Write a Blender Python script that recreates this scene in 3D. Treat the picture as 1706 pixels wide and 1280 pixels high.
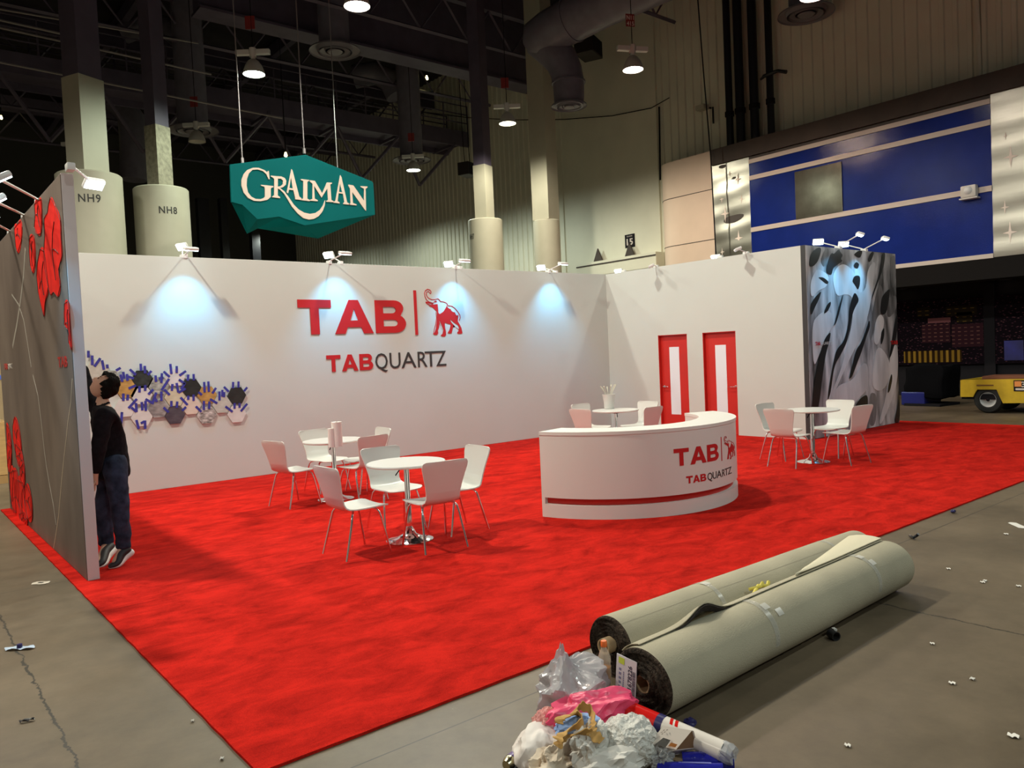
import bpy, bmesh, math, random
from mathutils import Vector, Matrix, noise, Euler
sc = bpy.context.scene
for o in list(bpy.data.objects): bpy.data.objects.remove(o)
COL = sc.collection
PI = math.pi
random.seed(7)
# ------------------------------------------------------------------ camera
CAM_H = 1.77; FPX = 1300.37; YAW, PITCH, ROLL = 0.6828, -0.0389, -0.0453
def cam_axes():
    cy, sy, cp, sp = math.cos(YAW), math.sin(YAW), math.cos(PITCH), math.sin(PITCH)
    f = Vector((sy*cp, cy*cp, sp)); r = Vector((cy, -sy, 0)); u = r.cross(f)
    c, s = math.cos(ROLL), math.sin(ROLL)
    return c*r+s*u, -s*r+c*u, f
CR, CU, CF = cam_axes(); CP = Vector((0, 0, CAM_H))
cd = bpy.data.cameras.new('camera'); cam = bpy.data.objects.new('camera', cd); COL.objects.link(cam)
cd.sensor_width = 36; cd.lens = FPX/1706*36; cd.clip_start = .05; cd.clip_end = 200
M3 = Matrix((CR, CU, -CF)).transposed(); cam.matrix_world = Matrix.Translation(CP) @ M3.to_4x4()
sc.camera = cam
# survey helpers: where the sight line through a picture point meets a real plane of the hall
def ray(x, y): return CF + CR*((x-853)/FPX) - CU*((y-640)/FPX)
def atz(x, y, z=0.): d = ray(x, y); return CP + d*((z-CAM_H)/d.z)
def atx(x, y, X): d = ray(x, y); return CP + d*(X/d.x)
def aty(x, y, Y): d = ray(x, y); return CP + d*(Y/d.y)
# ------------------------------------------------------------------ exposure, world, lamps
vs = sc.view_settings
vs.view_transform = 'Standard'; vs.look = 'None'; vs.exposure = 0.0; vs.gamma = 1.0; vs.use_curve_mapping = False
w = bpy.data.worlds.new('hall_air'); sc.world = w; w.use_nodes = True
bg = w.node_tree.nodes['Background']; bg.inputs[0].default_value = (1.0, .94, .86, 1); bg.inputs[1].default_value = 0.075
LAMP_Z = 9.0
LAMPS = [ # x, y, colour, watts, fixture in view
    (7.72, 19.08, (.86, 1.0, .80), 1050, 'a'), (8.05, 14.35, (1.0, .97, .84), 1100, 'b'), (15.7, 13.74, (1.0, .72, .54), 1250, 'c'),
    (15.83, 19.1, (1.0, .95, .76), 1500, 'd'), (16.5, 25.7, (.88, 1.0, .88), 1700, 'e'), (15.75, 8.75, (1.0, .93, .78), 350, 'g'),
    (-0.2, 8.95, (1.0, .955, .80), 2650, None), (7.8, 9.2, (1.0, .97, .82), 1600, None), (-0.2, 14.35, (1.0, .98, .84), 800, None), (-7.9, 14.0, (1.0, .97, .83), 900, None), (-7.9, 3.2, (1.0, .90, .76), 700, None),
    (7.8, -2.4, (.86, 1.0, .96), 800, None), (15.6, -2.4, (.94, 1.0, .90), 900, None), (-0.2, -7.5, (.88, 1.0, .94), 1300, None), (7.8, 32.0, (1, .95, .8), 1000, None), (18.5, 33.0, (.9, 1, .88), 500, None), (17.5, 41.0, (.9, 1, .88), 500, None)]
def lamp_light(loc, watts, col):
    l = bpy.data.lights.new('high_bay_light', 'SPOT'); l.energy = watts; l.color = col; l.spot_size = math.radians(171); l.spot_blend = .45; l.shadow_soft_size = .16
    o = bpy.data.objects.new('high_bay_light', l); COL.objects.link(o); o.location = loc; return o
for (x, y, c, wt, k) in LAMPS: lamp_light((x, y, LAMP_Z-.03), wt, c)
SPOT_COL = (.12, .58, 1.0)
def spot(loc, aim, watts, ang=78, blend=.75, col=SPOT_COL):
    l = bpy.data.lights.new('arm_spot_light', 'SPOT'); l.energy = watts; l.color = col; l.spot_size = math.radians(ang); l.spot_blend = blend; l.shadow_soft_size = .03
    o = bpy.data.objects.new('arm_spot_light', l); COL.objects.link(o); o.location = loc
    o.rotation_euler = (Vector(aim)-Vector(loc)).to_track_quat('-Z', 'Y').to_euler(); return o

# ------------------------------------------------------------------ materials
MATS = {}
def nd(nt, t, **kw):
    n = nt.nodes.new(t)
    for k, v in kw.items(): setattr(n, k, v)
    return n
def mat(name, col=(.8, .8, .8), rough=.5, metal=0., var=0., vscale=6., bump=0., bscale=60., emit=None, estr=0., trans=0., alpha=1., stretch=None, col2=None, spec=.5, coat=0., detail=4.):
    if name in MATS: return MATS[name]
    m = bpy.data.materials.new(name); m.use_nodes = True; nt = m.node_tree; b = nt.nodes['Principled BSDF']
    b.inputs['Base Color'].default_value = (*col, 1); b.inputs['Roughness'].default_value = rough; b.inputs['Metallic'].default_value = metal
    b.inputs['Specular IOR Level'].default_value = spec; b.inputs['Coat Weight'].default_value = coat
    b.inputs['Transmission Weight'].default_value = trans; b.inputs['Alpha'].default_value = alpha
    tc = nd(nt, 'ShaderNodeTexCoord'); vec = tc.outputs['Object']
    if stretch:
        mp = nd(nt, 'ShaderNodeMapping'); nt.links.new(vec, mp.inputs[0]); mp.inputs['Scale'].default_value = stretch[:3]
        if len(stretch) > 3: mp.inputs['Rotation'].default_value = stretch[3]
        vec = mp.outputs[0]
    if var > 0 or col2:
        n = nd(nt, 'ShaderNodeTexNoise'); n.inputs['Scale'].default_value = vscale; n.inputs['Detail'].default_value = detail; nt.links.new(vec, n.inputs['Vector'])
        r = nd(nt, 'ShaderNodeValToRGB'); r.color_ramp.elements[0].position = .32; r.color_ramp.elements[1].position = .68
        a = col2 if col2 else tuple(c*(1-var) for c in col); c2 = col if col2 else tuple(min(1, c*(1+var)) for c in col)
        r.color_ramp.elements[0].color = (*a, 1); r.color_ramp.elements[1].color = (*c2, 1)
        nt.links.new(n.outputs['Fac'], r.inputs[0]); nt.links.new(r.outputs[0], b.inputs['Base Color'])
    if bump > 0:
        n2 = nd(nt, 'ShaderNodeTexNoise'); n2.inputs['Scale'].default_value = bscale; n2.inputs['Detail'].default_value = 3; nt.links.new(vec, n2.inputs['Vector'])
        bp = nd(nt, 'ShaderNodeBump'); bp.inputs['Strength'].default_value = bump; bp.inputs['Distance'].default_value = .02
        nt.links.new(n2.outputs['Fac'], bp.inputs['Height']); nt.links.new(bp.outputs[0], b.inputs['Normal'])
    if emit: b.inputs['Emission Color'].default_value = (*emit, 1); b.inputs['Emission Strength'].default_value = estr
    MATS[name] = m; return m
def floor_mat():
    m = mat('concrete', (.2, .18, .135), .42, spec=.4); nt = m.node_tree; b = nt.nodes['Principled BSDF']
    g = nd(nt, 'ShaderNodeNewGeometry'); pos = g.outputs['Position']
    def nz(s, d, rough=.55):
        n = nd(nt, 'ShaderNodeTexNoise'); n.inputs['Scale'].default_value = s; n.inputs['Detail'].default_value = d; n.inputs['Roughness'].default_value = rough
        nt.links.new(pos, n.inputs['Vector']); return n.outputs['Fac']
    def mth(op, a, bb, c=None):
        n = nd(nt, 'ShaderNodeMath', operation=op)
        for i, v in enumerate((a, bb, c)):
            if v is None: continue
            if isinstance(v, (int, float)): n.inputs[i].default_value = v
            else: nt.links.new(v, n.inputs[i])
        return n.outputs[0]
    f = mth('MULTIPLY_ADD', nz(.55, 6), .9, mth('MULTIPLY', nz(5, 8, .7), .45))
    r = nd(nt, 'ShaderNodeValToRGB'); r.color_ramp.elements[0].position = .46; r.color_ramp.elements[1].position = .84
    r.color_ramp.elements[0].color = (.080, .060, .037, 1); r.color_ramp.elements[1].color = (.165, .124, .080, 1)
    nt.links.new(f, r.inputs[0])
    sep = nd(nt, 'ShaderNodeSeparateXYZ'); nt.links.new(pos, sep.inputs[0])
    wig = mth('MULTIPLY', mth('SUBTRACT', nz(7, 5, .75), .5), .10)
    wid = mth('MULTIPLY_ADD', nz(14, 3), .016, -.001)
    def line(axis, at, wd, wob): 
        d = mth('SUBTRACT', sep.outputs[axis], at)
        if wob: d = mth('ADD', d, wig)
        return mth('LESS_THAN', mth('ABSOLUTE', d, 0), wd)
    ls = [line('X', .605, wid, True), line('Y', 3.074, .0045, False), line('X', 5.08, .007, True), line('Y', 7.58, .004, False), line('X', 9.7, .005, False)]
    tot = ls[0]
    for l in ls[1:]: tot = mth('MAXIMUM', tot, l)
    # pale scuffs and flecks of plaster dust
    sp = mth('GREATER_THAN', nz(23, 2), .775)
    mx = nd(nt, 'ShaderNodeMix', data_type='RGBA'); nt.links.new(tot, mx.inputs[0]); nt.links.new(r.outputs[0], mx.inputs[6]); mx.inputs[7].default_value = (.035, .03, .022, 1)
    mx2 = nd(nt, 'ShaderNodeMix', data_type='RGBA'); nt.links.new(mth('MULTIPLY', sp, .25), mx2.inputs[0]); nt.links.new(mx.outputs[2], mx2.inputs[6]); mx2.inputs[7].default_value = (.42, .38, .3, 1)
    nt.links.new(mx2.outputs[2], b.inputs['Base Color'])
    bp = nd(nt, 'ShaderNodeBump'); bp.inputs['Strength'].default_value = .12; bp.inputs['Distance'].default_value = .02
    nt.links.new(nz(3, 6), bp.inputs['Height']); nt.links.new(bp.outputs[0], b.inputs['Normal'])
    rr = mth('MULTIPLY_ADD', nz(1.3, 5), .35, .28); nt.links.new(rr, b.inputs['Roughness'])
    return m
def carpet_mat():
    m = mat('red_carpet', (.52, .012, .010), .95, spec=.03); nt = m.node_tree; b = nt.nodes['Principled BSDF']
    b.inputs['Sheen Weight'].default_value = .0; b.inputs['Sheen Tint'].default_value = (1, .25, .2, 1)
    g = nd(nt, 'ShaderNodeNewGeometry'); pos = g.outputs['Position']
    mp = nd(nt, 'ShaderNodeMapping'); nt.links.new(pos, mp.inputs[0]); mp.inputs['Scale'].default_value = (1.0, 1.9, 1); mp.inputs['Rotation'].default_value = (0, 0, .5)
    def nz(s, d, rough, v, dist=0):
        n = nd(nt, 'ShaderNodeTexNoise'); n.inputs['Scale'].default_value = s; n.inputs['Detail'].default_value = d; n.inputs['Roughness'].default_value = rough; n.inputs['Distortion'].default_value = dist
        nt.links.new(v, n.inputs['Vector']); return n.outputs['Fac']
    a = nz(2.6, 9, .74, mp.outputs[0], .5); c = nz(160, 2, .6, pos)
    ml = nd(nt, 'ShaderNodeMath', operation='MULTIPLY_ADD'); nt.links.new(c, ml.inputs[0]); ml.inputs[1].default_value = .35; nt.links.new(a, ml.inputs[2])
    r = nd(nt, 'ShaderNodeValToRGB'); e = r.color_ramp.elements; e[0].position = .50; e[1].position = .80
    e[0].color = (.285, .0082, .0058, 1); e[1].color = (.62, .020, .0125, 1)
    nt.links.new(ml.outputs[0], r.inputs[0])
    sp = nd(nt, 'ShaderNodeSeparateXYZ'); nt.links.new(pos, sp.inputs[0])          # two faint seams where the carpet widths meet
    def mth(op, a, bb):
        n = nd(nt, 'ShaderNodeMath', operation=op)
        for i, v in enumerate((a, bb)):
            if isinstance(v, (int, float)): n.inputs[i].default_value = v
            else: nt.links.new(v, n.inputs[i])
        return n.outputs[0]
    s1 = mth('LESS_THAN', mth('ABSOLUTE', mth('SUBTRACT', sp.outputs['Y'], 6.335), 0), .006); s2 = mth('LESS_THAN', mth('ABSOLUTE', mth('SUBTRACT', sp.outputs['X'], mth('MULTIPLY_ADD', sp.outputs['Y'], .2)), 0), .008)
    s2.node.inputs[0].links[0].from_node.inputs[0].links[0].from_node.inputs[1].links[0].from_node.inputs[2].default_value = 7.62
    mx = nd(nt, 'ShaderNodeMix', data_type='RGBA'); nt.links.new(mth('MULTIPLY', mth('MAXIMUM', s1, s2), .45), mx.inputs[0]); nt.links.new(r.outputs[0], mx.inputs[6]); mx.inputs[7].default_value = (.10, .003, .003, 1)
    nt.links.new(mx.outputs[2], b.inputs['Base Color'])
    bp = nd(nt, 'ShaderNodeBump'); bp.inputs['Strength'].default_value = .6; bp.inputs['Distance'].default_value = .01
    nt.links.new(c, bp.inputs['Height']); nt.links.new(bp.outputs[0], b.inputs['Normal']); return m

# ------------------------------------------------------------------ mesh builder
class MB:
    def __init__(s): s.bm = bmesh.new()
    def box(s, c, d, rot=None, bev=0.):
        r = bmesh.ops.create_cube(s.bm, size=1); vs_ = r['verts']
        bmesh.ops.scale(s.bm, vec=Vector(d), verts=vs_)
        if bev > 0:
            es = list({e for v in vs_ for e in v.link_edges}); rr = bmesh.ops.bevel(s.bm, geom=es, offset=bev, segments=2, affect='EDGES', profile=.6)
            vs_ = list({v for v in rr['verts']} | {v for v in vs_ if v.is_valid})
        if rot is not None: bmesh.ops.rotate(s.bm, cent=(0, 0, 0), matrix=rot.to_matrix() if isinstance(rot, Euler) else rot, verts=vs_)
        bmesh.ops.translate(s.bm, vec=Vector(c), verts=vs_); return s
    def b2(s, lo, hi, bev=0.): 
        lo, hi = Vector(lo), Vector(hi); return s.box((lo+hi)/2, hi-lo, bev=bev)
    def tube(s, pts, r, n=8, cap=True, closed=False):
        pts = [Vector(p) for p in pts]; rings = []; L = len(pts); rs = r if isinstance(r, (list, tuple)) else [r]*L
        up = None
        for i, p in enumerate(pts):
            a = pts[max(0, i-1)] if not closed else pts[(i-1) % L]; b = pts[min(L-1, i+1)] if not closed else pts[(i+1) % L]
            t = (b-a).normalized()
            if up is None:
                up = Vector((0, 0, 1)) if abs(t.z) < .9 else Vector((1, 0, 0))
            x = (up - t*up.dot(t)).normalized(); up = x; y = t.cross(x)
            rings.append([s.bm.verts.new(p + (x*math.cos(2*PI*k/n)+y*math.sin(2*PI*k/n))*rs[i]) for k in range(n)])
        for i in range(L-1 if not closed else L):
            A, B = rings[i], rings[(i+1) % L]
            for k in range(n): s.bm.faces.new((A[k], A[(k+1) % n], B[(k+1) % n], B[k]))
        if cap and not closed: s.bm.faces.new(rings[0][::-1]); s.bm.faces.new(rings[-1])
        return s
    def lathe(s, prof, c=(0, 0, 0), n=32, mtx=None):
        rings = []; new = []
        for (r, z) in prof:
            if r < 1e-6: v = s.bm.verts.new((0, 0, z)); rings.append([v]); new.append(v)
            else:
                ring = [s.bm.verts.new((r*math.cos(2*PI*k/n), r*math.sin(2*PI*k/n), z)) for k in range(n)]; rings.append(ring); new += ring
        for A, B in zip(rings, rings[1:]):
            for k in range(n):
                k2 = (k+1) % n
                if len(A) == 1 and len(B) == 1: continue
                if len(A) == 1: s.bm.faces.new((A[0], B[k2], B[k]))
                elif len(B) == 1: s.bm.faces.new((A[k], A[k2], B[0]))
                else: s.bm.faces.new((A[k], A[k2], B[k2], B[k]))
        if mtx is not None: bmesh.ops.transform(s.bm, matrix=mtx, verts=new)
        bmesh.ops.translate(s.bm, vec=Vector(c), verts=new); return s
    def prism(s, poly, ext):   # planar polygon of 3D points extruded by a vector
        ext = Vector(ext); a = [s.bm.verts.new(Vector(p)) for p in poly]; b = [s.bm.verts.new(Vector(p)+ext) for p in poly]; n = len(a)
        s.bm.faces.new(a[::-1]); s.bm.faces.new(b)
        for i in range(n): s.bm.faces.new((a[i], a[(i+1) % n], b[(i+1) % n], b[i]))
        return s
    def grid(s, fn, nu, nv, wrap=False):
        V = [[s.bm.verts.new(fn(i/nu, j/nv)) for j in range(nv+1)] for i in range(nu+(0 if wrap else 1))]
        N = len(V)
        for i in range(nu):
            for j in range(nv): s.bm.faces.new((V[i][j], V[(i+1) % N][j], V[(i+1) % N][j+1], V[i][j+1]))
        return s
    def solid(s, th):
        bmesh.ops.recalc_face_normals(s.bm, faces=s.bm.faces[:]); bmesh.ops.solidify(s.bm, geom=s.bm.faces[:], thickness=th); return s
    def mesh(s, name, m, smooth=None):
        bmesh.ops.recalc_face_normals(s.bm, faces=s.bm.faces[:])
        me = bpy.data.meshes.new(name); s.bm.to_mesh(me); s.bm.free()
        for mm in (m if isinstance(m, (list, tuple)) else [m]): me.materials.append(mm)
        if smooth is not None: smooth_me(me, smooth)
        return me
    def build(s, name, m, parent=None, smooth=None, loc=None):
        return link(name, s.mesh(name, m, smooth), parent, loc)
def smooth_me(me, ang=40):
    me.polygons.foreach_set('use_smooth', [True]*len(me.polygons))
    if ang < 179: 
        try: me.set_sharp_from_angle(angle=math.radians(ang))
        except Exception: pass
def link(name, me, parent=None, loc=None):
    o = bpy.data.objects.new(name, me); COL.objects.link(o)
    if parent is not None: o.parent = parent
    if loc is not None: o.location = loc
    return o
def tag(o, label=None, cat=None, group=None, kind=None):
    if label: o['label'] = label
    if cat: o['category'] = cat
    if group: o['group'] = group
    if kind: o['kind'] = kind
    return o
def thing(name, label, cat, loc=(0, 0, 0), rz=0., group=None):
    o = bpy.data.objects.new(name, None); COL.objects.link(o); o.location = loc; o.rotation_euler = (0, 0, rz); o.empty_display_size = .1
    return tag(o, label, cat, group)
def struct(name, mb, m, parent=None, smooth=None):
    o = mb.build(name, m, parent, smooth)
    if parent is None: o['kind'] = 'structure'
    return o
def copy_tree(o, parent=None):
    c = o.copy(); COL.objects.link(c)
    if parent is not None: c.parent = parent
    for ch in list(o.children): copy_tree(ch, c)
    return c
# filled outlines (holes allowed) -> flat mesh with thickness, in the xz plane facing -y
def outline_mesh(name, loops, th, m, smooth_loops=False, sub=0):
    cu = bpy.data.curves.new(name, 'CURVE'); cu.dimensions = '2D'; cu.fill_mode = 'BOTH'; cu.extrude = th/2; cu.resolution_u = 4
    for lp in loops:
        if smooth_loops:
            sp = cu.splines.new('BEZIER'); sp.bezier_points.add(len(lp)-1)
            for q, (x, y) in zip(sp.bezier_points, lp): q.co = (x, y, 0); q.handle_left_type = q.handle_right_type = 'AUTO'
        else:
            sp = cu.splines.new('POLY'); sp.points.add(len(lp)-1)
            for q, (x, y) in zip(sp.points, lp): q.co = (x, y, 0, 1)
        sp.use_cyclic_u = True
    o = bpy.data.objects.new(name, cu); COL.objects.link(o)
    return curve_to_mesh(o, name, m, sub)
def curve_to_mesh(o, name, m, sub=0):
    dg = bpy.context.evaluated_depsgraph_get(); dg.update(); me = bpy.data.meshes.new_from_object(o.evaluated_get(dg))
    cu = o.data; bpy.data.objects.remove(o); bpy.data.curves.remove(cu)
    me.name = name; me.materials.clear(); me.materials.append(m)
    if sub:
        b = bmesh.new(); b.from_mesh(me); bmesh.ops.triangulate(b, faces=b.faces[:])
        for _ in range(sub):
            es = [e for e in b.edges if e.calc_length() > .035]
            if not es: break
            bmesh.ops.subdivide_edges(b, edges=es, cuts=1); bmesh.ops.triangulate(b, faces=[f for f in b.faces if len(f.verts) > 3])
        b.to_mesh(me); b.free()
    return me
def text_mesh(name, txt, th, m, bold=0., spacing=1., sub=0):
    cu = bpy.data.curves.new(name, 'FONT'); cu.body = txt; cu.size = 1; cu.extrude = th/2; cu.offset = bold; cu.space_character = spacing; cu.resolution_u = 3
    o = bpy.data.objects.new(name, cu); COL.objects.link(o); return curve_to_mesh(o, name, m, sub)
def warp(me, fn):
    for v in me.vertices: v.co = fn(v.co.copy())
    me.update(); return me
def fit(me, x0, x1, z0, z1, shear=0.):   # scale the outline's bounds to a rectangle (still flat in xy, z is thickness)
    xs = [v.co.x for v in me.vertices]; ys = [v.co.y for v in me.vertices]; a, b, c, d = min(xs), max(xs), min(ys), max(ys)
    return warp(me, lambda p: Vector((x0+(p.x-a)/(b-a)*(x1-x0), z0+(p.y-c)/(d-c)*(z1-z0), p.z)))
def on_y(me, Y): return warp(me, lambda p: Vector((p.x, Y-p.z, p.y)))          # onto a wall facing -y
def on_cyl(me, c, R): return warp(me, lambda p: Vector((c[0]+(R+p.z)*math.cos(p.x/R), c[1]+(R+p.z)*math.sin(p.x/R), p.y)))  # x is arc length
def fix(me):
    b = bmesh.new(); b.from_mesh(me); bmesh.ops.remove_doubles(b, verts=b.verts[:], dist=1e-5); bmesh.ops.recalc_face_normals(b, faces=b.faces[:]); b.to_mesh(me); b.free(); return me
def T_loops(): return [[(0, 1), (1, 1), (1, .77), (.62, .77), (.62, 0), (.36, 0), (.36, .77), (0, .77)]]
def A_loops(): return [[(.38, 1), (.62, 1), (1, 0), (.74, 0), (.675, .19), (.325, .19), (.26, 0), (0, 0)], [(.4, .39), (.6, .39), (.5, .74)]]
def arc(cx, cy, rx, ry, a0, a1, n=9): return [(cx+rx*math.cos(math.radians(a0+(a1-a0)*i/n)), cy+ry*math.sin(math.radians(a0+(a1-a0)*i/n))) for i in range(n+1)]
def B_loops():
    o = [(0, 0)]+arc(.66, .28, .34, .28, -90, 62)+[(.84, .54)]+arc(.62, .755, .31, .245, -38, 90)+[(0, 1)]
    h1 = [(.26, .2)]+arc(.6, .30, .13, .10, -90, 90, 6)+[(.26, .40)]; h2 = [(.26, .6)]+arc(.56, .70, .12, .10, -90, 90, 6)+[(.26, .8)]
    return [o, h1, h2]
TAB = (T_loops, A_loops, B_loops)
# elephant emblem traced in a 1280-unit square, y down
EL_BODY = [(480,470),(490,560),(498,650),(520,680),(560,672),(610,620),(650,560),(690,500),(690,530),(720,560),(760,575),(775,610),(810,635),(850,640),(870,690),(900,715),(930,690),(925,760),(915,830),(960,910),(1000,980),(1010,1040),(1020,1090),(990,1105),(915,1100),(905,1070),(935,1045),(930,1010),(860,950),(820,900),(815,960),(800,1030),(785,1085),(740,1095),(700,1080),(715,1050),(740,1010),(760,920),(760,900),(690,880),(640,860),(635,900),(645,980),(660,1050),(665,1120),(640,1155),(575,1150),(555,1125),(590,1095),(600,1040),(560,960),(525,870),(515,960),(490,1030),(500,1080),(480,1115),(415,1115),(390,1085),(425,1060),(450,980),(460,880),(470,780),(470,640),(430,590),(385,545),(340,525),(300,505),(350,500),(385,480)]
EL_HOLES = [[(515,820),(530,825),(580,940),(610,1020),(600,1040),(555,950)], [(745,800),(765,800),(830,860),(920,920),(950,985),(930,1000),(850,940),(780,860)]]
EL_STROKES = [([(335,250),(345,215),(320,175),(270,160),(225,190),(207,250),(220,320),(250,380),(300,425),(380,450)],15),([(330,255),(310,225),(290,205),(255,215),(245,265),(260,310),(300,350),(360,375),(430,372),(490,355),(520,380),(540,415)],13),
 ([(540,415),(600,415),(660,440),(700,480)],12),([(700,500),(790,510),(860,560),(920,640),(960,700),(970,760),(945,820)],14),([(400,450),(410,420),(440,400),(465,412)],12),([(235,430),(290,440),(390,455)],26),([(235,440),(280,475),(330,490),(385,478)],16),([(690,480),(672,530),(610,635),(540,680)],12),([(450,640),(462,760),(440,900),(415,1000),(405,1080)],12)]
EL_EYE = [(430,410),(460,405),(455,430),(435,430)]
# ------------------------------------------------------------------ materials used around the hall
M_floor = floor_mat(); M_carpet = carpet_mat()
M_wall = mat('booth_white', (.53, .555, .525), .62, var=.015, vscale=1.2)
M_hallwall = mat('hall_wall_paint', (.72, .71, .58), .6, var=.05, vscale=.8)
M_dark = mat('black_paint', (.012, .011, .014), .8, spec=.12)
M_purple = mat('dark_violet_steel', (.085, .070, .105), .5, var=.15, vscale=2)
M_concol = mat('column_cream', (.40, .38, .295), .6, var=.04, vscale=2)
M_rawcol = mat('column_rough_plaster', (.28, .255, .19), .9, var=.25, vscale=9, bump=.4, bscale=30)
M_black = mat('black_gloss', (.01, .01, .014), .35)
M_white = mat('white_laminate', (.64, .63, .60), .35)
M_chair = mat('white_lacquered_ply', (.66, .67, .63), .33)
M_chrome = mat('chrome', (.82, .82, .84), .10, metal=1.)
M_red = mat('red_vinyl', (.55, .012, .014), .4)
M_reddoor = mat('red_door_paint', (.52, .020, .014), .4, var=.05, vscale=2)
M_grey = mat('dark_grey_vinyl', (.035, .032, .032), .4)
M_tape = mat('blue_tape', (.03, .03, .26), .55, var=.25, vscale=30)
M_alu = mat('brushed_steel_sheet', (.40, .385, .34), .36, metal=1., var=.12, vscale=1.2, bump=.25, bscale=1.1, stretch=(1, .5, 3.2))
M_brown = mat('brown_fascia', (.045, .030, .022), .6, var=.2, vscale=2)
M_trimw = mat('facade_trim', (.62, .55, .50), .5)
M_pink = mat('cream_panel', (.74, .59, .47), .55, var=.03, vscale=1.5)
M_blue = mat('blue_facade_paint', (.010, .026, .21), .13, bump=.16, bscale=34, spec=.22, var=.10, vscale=1.5)
M_lit = mat('lamp_glow', (1, 1, 1), .5, emit=(.72, .93, 1.0), estr=14)
M_offlens = mat('lamp_lens_off', (.75, .78, .8), .3)
XL, XR, XE, YB, YF, H, TH = 1.287, 12.702, 16.087, 12.146, 7.34, 3.434, .091
XW, XH = 21.455, 22.5       # facade plane and the hall wall behind it

# ------------------------------------------------------------------ floor, carpet
struct('floor', MB().b2((-14, -10, -.2), (40, 52, 0)), M_floor)
CX0, CX1, CY0, CY1 = 1.176, 16.43, 3.304, 12.3
b = MB()
b.grid(lambda u, v: Vector((CX0+(CX1-CX0)*u + (.002*math.sin(v*170) if u in (0, 1) else 0), CY0+(CY1-CY0)*v + (.002*math.sin(u*300) if v in (0, 1) else 0), .014)), 90, 60)
bmesh.ops.recalc_face_normals(b.bm, faces=b.bm.faces[:])
ext = bmesh.ops.extrude_face_region(b.bm, geom=[e for e in b.bm.edges if e.is_boundary])
for v in [g for g in ext['geom'] if isinstance(g, bmesh.types.BMVert)]: v.co.z = 0
o = b.build('carpet', M_carpet); tag(o, 'bright red cut-pile carpet covering the whole exhibition stand floor', 'carpet')

# ------------------------------------------------------------------ booth walls
HB = H
struct('wall_back', MB().b2((XL+TH, YB, .014), (XE-.09, YB+TH, HB), bev=.004), M_wall)
d1, d2, dz = (9.972, 10.72), (8.824, 9.588), 2.01
b = MB(); xa, xb = XR, XR+TH+.05
b.b2((xa, YF+TH, dz), (xb, YB, HB)); b.b2((xa, d1[1], .014), (xb, YB, dz)); b.b2((xa, d2[1], .014), (xb, d1[0], dz)); b.b2((xa, YF+TH, .014), (xb, d2[0], dz))
struct('wall_right', b, M_wall)
wl = struct('wall_left', MB().b2((XL, YF+.03, .014), (XL+TH, YB+TH, H), bev=.003), mat('panel_edge_grey', (.56, .50, .48), .55))
# printed marble face on the outside of the left wall
M_marble = mat('printed_brown_marble', (.215, .165, .135), .6, col2=(.135, .10, .082), vscale=1.3, spec=.2, detail=8, stretch=(1, 1, .6))
mf = MB().b2((XL-.006, YF+.04, .02), (XL, YB+TH, H-.01)).build('printed_marble_face', M_marble, wl); mf['label'] = 'brown grey marble print with pale veins'
M_vein = mat('pale_vein_print', (.40, .36, .31), .5); M_veinw = mat('bright_vein_print', (.62, .50, .36), .5)
M_flower = mat('red_flower_print', (.86, .022, .014), .8, var=.15, vscale=6, spec=.1); M_ink = mat('black_ink', (.015, .01, .01), .5)
def onface(pts, X): return [atx(px, py, X) for px, py in pts]
def z1(p): return [(x/3.5556, 280+y/3.5556) for x, y in p]
def z2(p): return [(x/3.5556, 620+y/3.5556) for x, y in p]
def face_poly(pts, X, dx=-.002):
    P = onface(pts, X); cu = outline_mesh('o', [[(p.y, p.z) for p in P]], .001, M_flower, smooth_loops=True); return cu
FL = [z1([(85,360),(105,330),(125,312),(132,350),(128,430),(105,505),(95,470),(90,410)]), z1([(205,215),(228,190),(245,185),(250,260),(245,385),(225,395),(205,350),(210,280)]),
      z1([(175,420),(195,395),(205,420),(210,560),(195,625),(182,580),(175,500)]),
      z1([(302,172),(330,225),(360,310),(365,420),(370,520),(350,600),(360,700),(345,765),(320,735),(300,752),(285,690),(270,600),(262,500),(268,400),(264,300),(285,260),(290,215)]),
      z1([(240,480),(265,490),(275,560),(290,700),(270,800),(262,880),(245,810),(230,740),(220,640),(225,560)]), z1([(385,805),(405,790),(415,860),(418,950),(425,1075),(412,1040),(405,960),(385,930)]),
      z2([(90,265),(110,310),(125,400),(130,470),(115,520),(95,480),(80,400),(78,320)]), z2([(40,310),(55,330),(70,430),(60,540),(50,480)]), z2([(120,530),(140,520),(150,600),(145,680),(125,660)]),
      z2([(75,590),(100,580),(115,650),(130,780),(150,880),(120,870),(90,840),(70,780),(65,680)]), z2([(160,660),(185,720),(195,850),(170,870),(150,760)]),
      z2([(95,425),(130,465),(142,540),(125,570),(100,505)]), z2([(110,640),(140,655),(152,760),(168,865),(140,885),(115,780)]), z2([(62,600),(85,580),(92,700),(102,835),(78,800),(64,700)]), z2([(45,420),(66,440),(72,520),(62,600),(50,560)]), z2([(120,840),(150,830),(165,880),(150,905),(130,890)])]
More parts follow.
